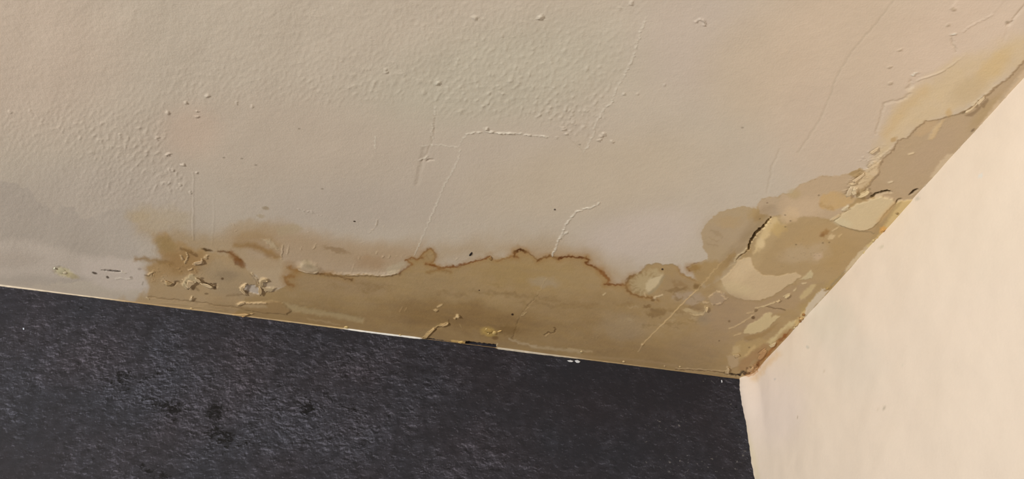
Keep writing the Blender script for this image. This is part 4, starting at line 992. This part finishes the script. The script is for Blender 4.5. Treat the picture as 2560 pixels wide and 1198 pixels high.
def flake(outline, curl, lift, rgb, base=0.0003, thick=0.0004, name='paint_flake', sheet=None, parent=None, label=None):
    """a curled chip of paint: outline traced in image pixels, set on the sheet, hinged at one side and rising along the direction curl"""
    sh = sheet or ce
    P = np.array(outline, float); n = len(P)
    Q = []
    for i in range(n):                                   # twice as many outline points, a little ragged
        a, b = P[i], P[(i + 1) % n]
        Q.append(a); Q.append((a + b) / 2 + rng.normal(0, 0.5, 2))
    Q = np.array(Q); n = len(Q); c = Q.mean(0)
    d = np.array(curl, float); d /= np.hypot(*d)
    pr = Q @ d; lo, hi = pr.min(), pr.max()
    h0 = max(sh.relief_at(c), max(sh.relief_at(q) for q in P[::2])) + base
    rings = [Q, c + (Q - c) * 0.66, c + (Q - c) * 0.3, c[None]]
    top, bot = [], []
    for r in rings:
        for p in r:
            t = (p @ d - lo) / (hi - lo + 1e-6)
            h = h0 + 0.34 * lift * t ** 2.0 + 0.0001 * rng.normal()
            top.append(sh.pt(p, h + thick)); bot.append(sh.pt(p, h))
    nt = len(top); f = []
    for k in range(2):
        for i in range(n):
            a, b = k * n + i, k * n + (i + 1) % n
            f.append((a, b, b + n, a + n)); f.append((nt + a + n, nt + b + n, nt + b, nt + a))
    for i in range(n):
        a, b = 2 * n + i, 2 * n + (i + 1) % n
        f.append((a, b, 3 * n)); f.append((nt + 3 * n, nt + b, nt + a))
        f.append((i, nt + i, nt + (i + 1) % n, (i + 1) % n))
    if sh is ce: rgb = (rgb[0] * 0.94, rgb[1] * 0.93, rgb[2] * 0.92)
    key = '%s_%d_%d_%d' % ((name,) + tuple(int(v) for v in rgb))
    o = mesh_obj(name, top + bot, f, flat_mat(key, seen(sh, rgb)), parent if parent is not None else ceiling, True)
    if label: o['label'] = label
    return o


def lump(c, rx, ry, hh, rgb, rot=0.0, name='plaster_crumb', sheet=None, parent=None, rag=0.25, sink=0.3):
    """an irregular rounded crumb sitting on the sheet"""
    sh = sheet or ce
    cs, sn = math.cos(math.radians(rot)), math.sin(math.radians(rot))
    h0 = sh.relief_at(c) - hh * sink
    n, rings = 9, ((1.0, 0.0), (0.92, 0.45), (0.62, 0.85))
    v, f = [], []
    for (r, z) in rings:
        for i in range(n):
            a = 2 * math.pi * i / n
            k = r * (1 + rag * rng.normal() * 0.6)
            x, y = rx * k * math.cos(a), ry * k * math.sin(a)
            v.append(sh.pt((c[0] + x * cs - y * sn, c[1] + x * sn + y * cs), h0 + hh * z * (1 + rag * 0.4 * rng.normal())))
    v.append(sh.pt(c, h0 + hh))
    for k in range(2):
        for i in range(n):
            a, b = k * n + i, k * n + (i + 1) % n
            f.append((a, b, b + n, a + n))
    for i in range(n):
        f.append((2 * n + i, 2 * n + (i + 1) % n, 3 * n))
    f.append(tuple(range(n - 1, -1, -1)))
    key = '%s_%d_%d_%d' % ((name,) + tuple(int(q) for q in rgb))
    return mesh_obj(name, v, f, flat_mat(key, seen(sh, rgb)), parent, True)


# curled paint flakes still hanging on the ceiling
flake([(500, 708), (512, 709), (526, 713), (534, 719), (528, 721), (512, 716)], (0.5, 1), 0.006, (190, 164, 126))
flake([(484, 656), (496, 653), (507, 649), (508, 657), (496, 662), (486, 661)], (0.8, 0.5), 0.004, (176, 148, 112))
flake([(488, 692), (500, 697), (506, 704), (498, 706), (490, 700)], (0.4, 1), 0.003, (182, 156, 118))
flake([(470, 700), (484, 702), (490, 708), (480, 713), (472, 722), (466, 714)], (0.3, 1), 0.004, (176, 150, 114))
flake([(414, 700), (424, 704), (432, 706), (428, 713), (418, 713)], (-0.8, 0.5), 0.003, (172, 142, 100))
flake([(600, 722), (603, 714), (612, 709), (617, 711), (608, 716), (606, 722), (612, 730), (618, 738), (608, 731)], (-1, 0.1), 0.004, (192, 164, 124))
flake([(648, 714), (654, 718), (656, 730), (652, 738), (646, 728)], (1, 0), 0.003, (176, 148, 108))
flake([(650, 702), (656, 694), (666, 694), (672, 701), (662, 702), (656, 708), (658, 716), (651, 712)], (-0.9, -0.3), 0.004, (178, 152, 114))
flake([(594, 762), (600, 756), (610, 754), (614, 758), (604, 761)], (-0.8, -0.6), 0.004, (186, 158, 118))
flake([(474, 753), (478, 742), (482, 742), (481, 750)], (0.4, -1), 0.004, (194, 168, 130))
flake([(580, 785), (596, 784), (614, 783), (624, 785), (614, 790), (603, 792), (592, 793), (586, 790)], (0.0, 1), 0.005, (186, 152, 104), 0.0015)
flake([(596, 790), (608, 789), (614, 792), (608, 798), (599, 797)], (0.1, 1), 0.006, (178, 136, 84), 0.003)
flake([(625, 784), (634, 783), (630, 787)], (0.5, -1), 0.002, (190, 158, 112))
flake([(1058, 846), (1072, 830), (1084, 819), (1088, 821), (1076, 834), (1064, 848)], (0.8, 0.6), 0.003, (186, 154, 106))
flake([(1098, 814), (1110, 809), (1121, 806), (1120, 811), (1106, 816)], (0.4, 1), 0.003, (184, 152, 106))
flake([(1140, 788), (1147, 787), (1148, 792), (1142, 793)], (0.5, 0.8), 0.002, (204, 174, 128))
flake([(2105, 527), (2112, 520), (2120, 515), (2120, 520), (2112, 526)], (-0.5, -1), 0.005, (224, 202, 166))
flake([(2076, 551), (2088, 542), (2098, 537), (2096, 541), (2084, 549)], (-0.5, -1), 0.003, (208, 182, 142))
flake([(2114, 488), (2118, 474), (2126, 464), (2132, 466), (2128, 478), (2124, 488)], (-1, 0), 0.005, (212, 188, 152))
flake([(2128, 478), (2132, 468), (2140, 470), (2141, 480), (2132, 486)], (0.6, 0.8), 0.004, (208, 184, 146))
flake([(2142, 492), (2156, 484), (2168, 476), (2174, 478), (2164, 486), (2148, 493)], (0.5, 1), 0.005, (202, 176, 134))
flake([(2130, 450), (2146, 440), (2160, 430), (2162, 436), (2148, 446), (2134, 455)], (0.5, 1), 0.004, (204, 176, 138))
flake([(2120, 458), (2134, 454), (2142, 448), (2140, 456), (2128, 462)], (0.5, 1), 0.003, (200, 174, 136))
flake([(2166, 416), (2172, 409), (2178, 411), (2172, 418)], (-0.7, -0.7), 0.003, (218, 194, 160))
flake([(2172, 381), (2186, 372), (2196, 366), (2194, 374), (2180, 384)], (0.5, 1), 0.002, (204, 178, 142))
flake([(1940, 752), (1948, 748), (1952, 750), (1944, 756)], (0.5, 1), 0.002, (204, 176, 132))
flake([(1960, 744), (1968, 738), (1975, 736), (1972, 741), (1964, 746)], (0.5, 1), 0.003, (204, 178, 134))
flake([(1832, 886), (1846, 884), (1850, 890), (1838, 896)], (0, -1), 0.003, (184, 156, 114))
flake([(1810, 934), (1818, 928), (1820, 918), (1824, 922), (1822, 934)], (1, 0.3), 0.003, (190, 162, 122))
flake([(1922, 862), (1930, 860), (1940, 855), (1936, 864), (1926, 868)], (0.4, 1), 0.003, (192, 168, 128))
flake([(1892, 898), (1900, 886), (1912, 874), (1918, 876), (1910, 890), (1898, 902)], (0.7, 0.7), 0.003, (170, 130, 88))
flake([(1896, 882), (1906, 874), (1914, 870), (1910, 878), (1900, 888)], (-0.7, -0.7), 0.003, (180, 140, 96))
flake([(2400, 282), (2414, 277), (2428, 269), (2440, 258), (2446, 256), (2432, 270), (2416, 280)], (0.5, 1), 0.003, (206, 180, 142))
flake([(2440, 256), (2450, 247), (2460, 239), (2462, 243), (2452, 253), (2444, 260)], (0.5, 1), 0.004, (216, 190, 152))
flake([(1764, 778), (1766, 766), (1770, 766), (1769, 774), (1766, 780)], (1, 0.2), 0.003, (206, 176, 130))
flake([(1228, 652), (1220, 645), (1226, 640), (1230, 646)], (0, -1), 0.001, (150, 116, 72))

# crumbs of plaster along the joints
for (x, y, rx, ry, h, c, r) in ((1880, 922, 9, 6, .004, (176, 138, 96), -40), (1888, 915, 6, 5, .004, (150, 110, 70), -40), (1893, 921, 5, 5, .004, (168, 128, 84), 0), (1872, 932, 6, 4, .003, (120, 84, 52), -30),
                                (1862, 934, 6, 4, .003, (88, 62, 40), -20), (1907, 890, 5, 4, .003, (176, 140, 94), -40), (1915, 880, 6, 4, .003, (160, 122, 78), -40), (1992, 812, 6, 4, .004, (186, 154, 106), -40),
                                (2003, 797, 6, 5, .005, (184, 148, 98), -40), (2010, 787, 5, 5, .005, (150, 104, 58), -40), (2000, 803, 4, 3, .004, (140, 96, 52), 0), (1986, 820, 5, 3, .003, (196, 170, 126), -40),
                                (2196, 596, 7, 4, .004, (172, 140, 90), -45), (2184, 602, 5, 4, .003, (192, 164, 112), -45), (2208, 576, 7, 5, .003, (188, 140, 78), -45), (2160, 632, 5, 3, .003, (196, 168, 112), -45),
                                (2068, 722, 6, 3, .003, (160, 128, 78), -30), (2242, 533, 4, 4, .003, (150, 122, 80), 0), (1850, 938, 5, 4, .003, (60, 42, 28), 0), (1700, 917, 4, 2.5, .003, (186, 156, 112), 0),
                                (1559, 905, 4, 3, .003, (190, 162, 118), 0), (1455, 880, 5, 3, .002, (184, 156, 112), 0), (1662, 916, 4, 3, .002, (180, 150, 108), 0), (866, 820, 6, 4, .003, (190, 160, 104), 0),
                                (1152, 856, 8, 4, .003, (196, 160, 96), 5), (1000, 838, 5, 3, .003, (186, 158, 110), 0), (478, 772, 5, 3, .003, (184, 154, 108), 0)):
    lump((x, y), rx * 0.85, ry * 0.8, h * 0.55, tuple(int(q * 0.93) for q in c), r, 'plaster_crumb', None, ceiling, 0.5)

# yellowed filler dabs over two fixings, and the fixing heads
lump((152, 678), 15, 8, 0.0010, (180, 166, 132), 15, 'filler_dab', None, ceiling, 0.1)
lump((137, 671), 2.8, 2.6, 0.0030, (236, 226, 194), 0, 'filler_dab', None, ceiling, 0.1)
lump((162, 683), 7, 4, 0.0014, (190, 172, 140), 10, 'filler_dab', None, ceiling, 0.1)
lump((1236, 832), 5.5, 5, 0.0022, (176, 146, 92), 0, 'filler_dab', None, ceiling, 0.06)
lump((1222, 827), 13, 6, 0.0008, (160, 128, 72), 10, 'filler_dab', None, ceiling, 0.25)
lump((1249, 828), 6, 2.0, 0.0016, (182, 148, 92), -12, 'filler_dab', None, ceiling, 0.25)
lump((1216, 822), 2.0, 2.0, 0.0016, (200, 170, 114), 0, 'filler_dab', None, ceiling, 0.1)
lump((1221, 834), 2.2, 2.2, 0.0014, (196, 164, 108), 0, 'filler_dab', None, ceiling, 0.1)
lump((1607, 861), 4.0, 3.0, 0.0012, (178, 148, 108), 0, 'filler_dab', None, ceiling, 0.1)

# loose things: specks on the ceiling, chips of white paint on the dark wall
def speck(p, rx, ry, h, rgb, rot, label, sheet=None, name='dirt_speck', cat='speck', group=None):
    o = lump(p, rx, ry, h * 0.45, rgb, rot, name, sheet, None, 0.12, 0.1)
    tag(o, label, cat, group)
    return o
speck((1177, 636), 6, 2.4, 0.003, (30, 24, 22), -50, 'largest black speck, oblong and tilted, just above the brown tide line')
speck((1387, 524), 2.6, 2.2, 0.0016, (84, 72, 62), 0, 'small round grey speck left of the crumbly ceiling crack')
speck((886, 554), 3.2, 1.8, 0.0015, (70, 58, 48), 10, 'flat dark speck on clean ceiling above the pinkish stain haze')
speck((1656, 673), 2.8, 2.4, 0.002, (58, 44, 32), 0, 'round dark speck inside the pale rosette of the stain')
speck((1281, 786), 3.0, 2.8, 0.002, (56, 40, 26), 0, 'round dark speck in the brown stain above the yellowed filler dab')
speck((1198, 726), 1.8, 1.6, 0.0014, (70, 52, 34), 0, 'tiny dark speck in the middle of the brown stain')
def chip(outline, rgb, label):
    o = flake(outline, (0.3, -1), 0.0015, rgb, 0.0006, 0.0006, 'paint_chip', wb, None, label)
    o.parent = None
    tag(o, label, 'paint chip', 'white chips stuck on the dark wall')
wb.K = ce.K
chip([(1418, 902), (1426, 901), (1434, 903), (1430, 906), (1422, 905)], (178, 172, 166), 'thin grey white paint chip, flatter of two on the dark wall')
chip([(1436, 903), (1444, 901), (1451, 904), (1447, 908), (1440, 907)], (206, 200, 194), 'thicker white paint chip, rounder of two on the dark wall')
chip([(1802, 951), (1805, 951), (1806, 956), (1803, 957)], (190, 186, 184), 'tiny white paint chip on the dark wall close to the room corner')
chip([(57, 821), (61, 820), (62, 824), (58, 825)], (176, 176, 180), 'tiny pale paint chip alone on the far left of the dark wall')
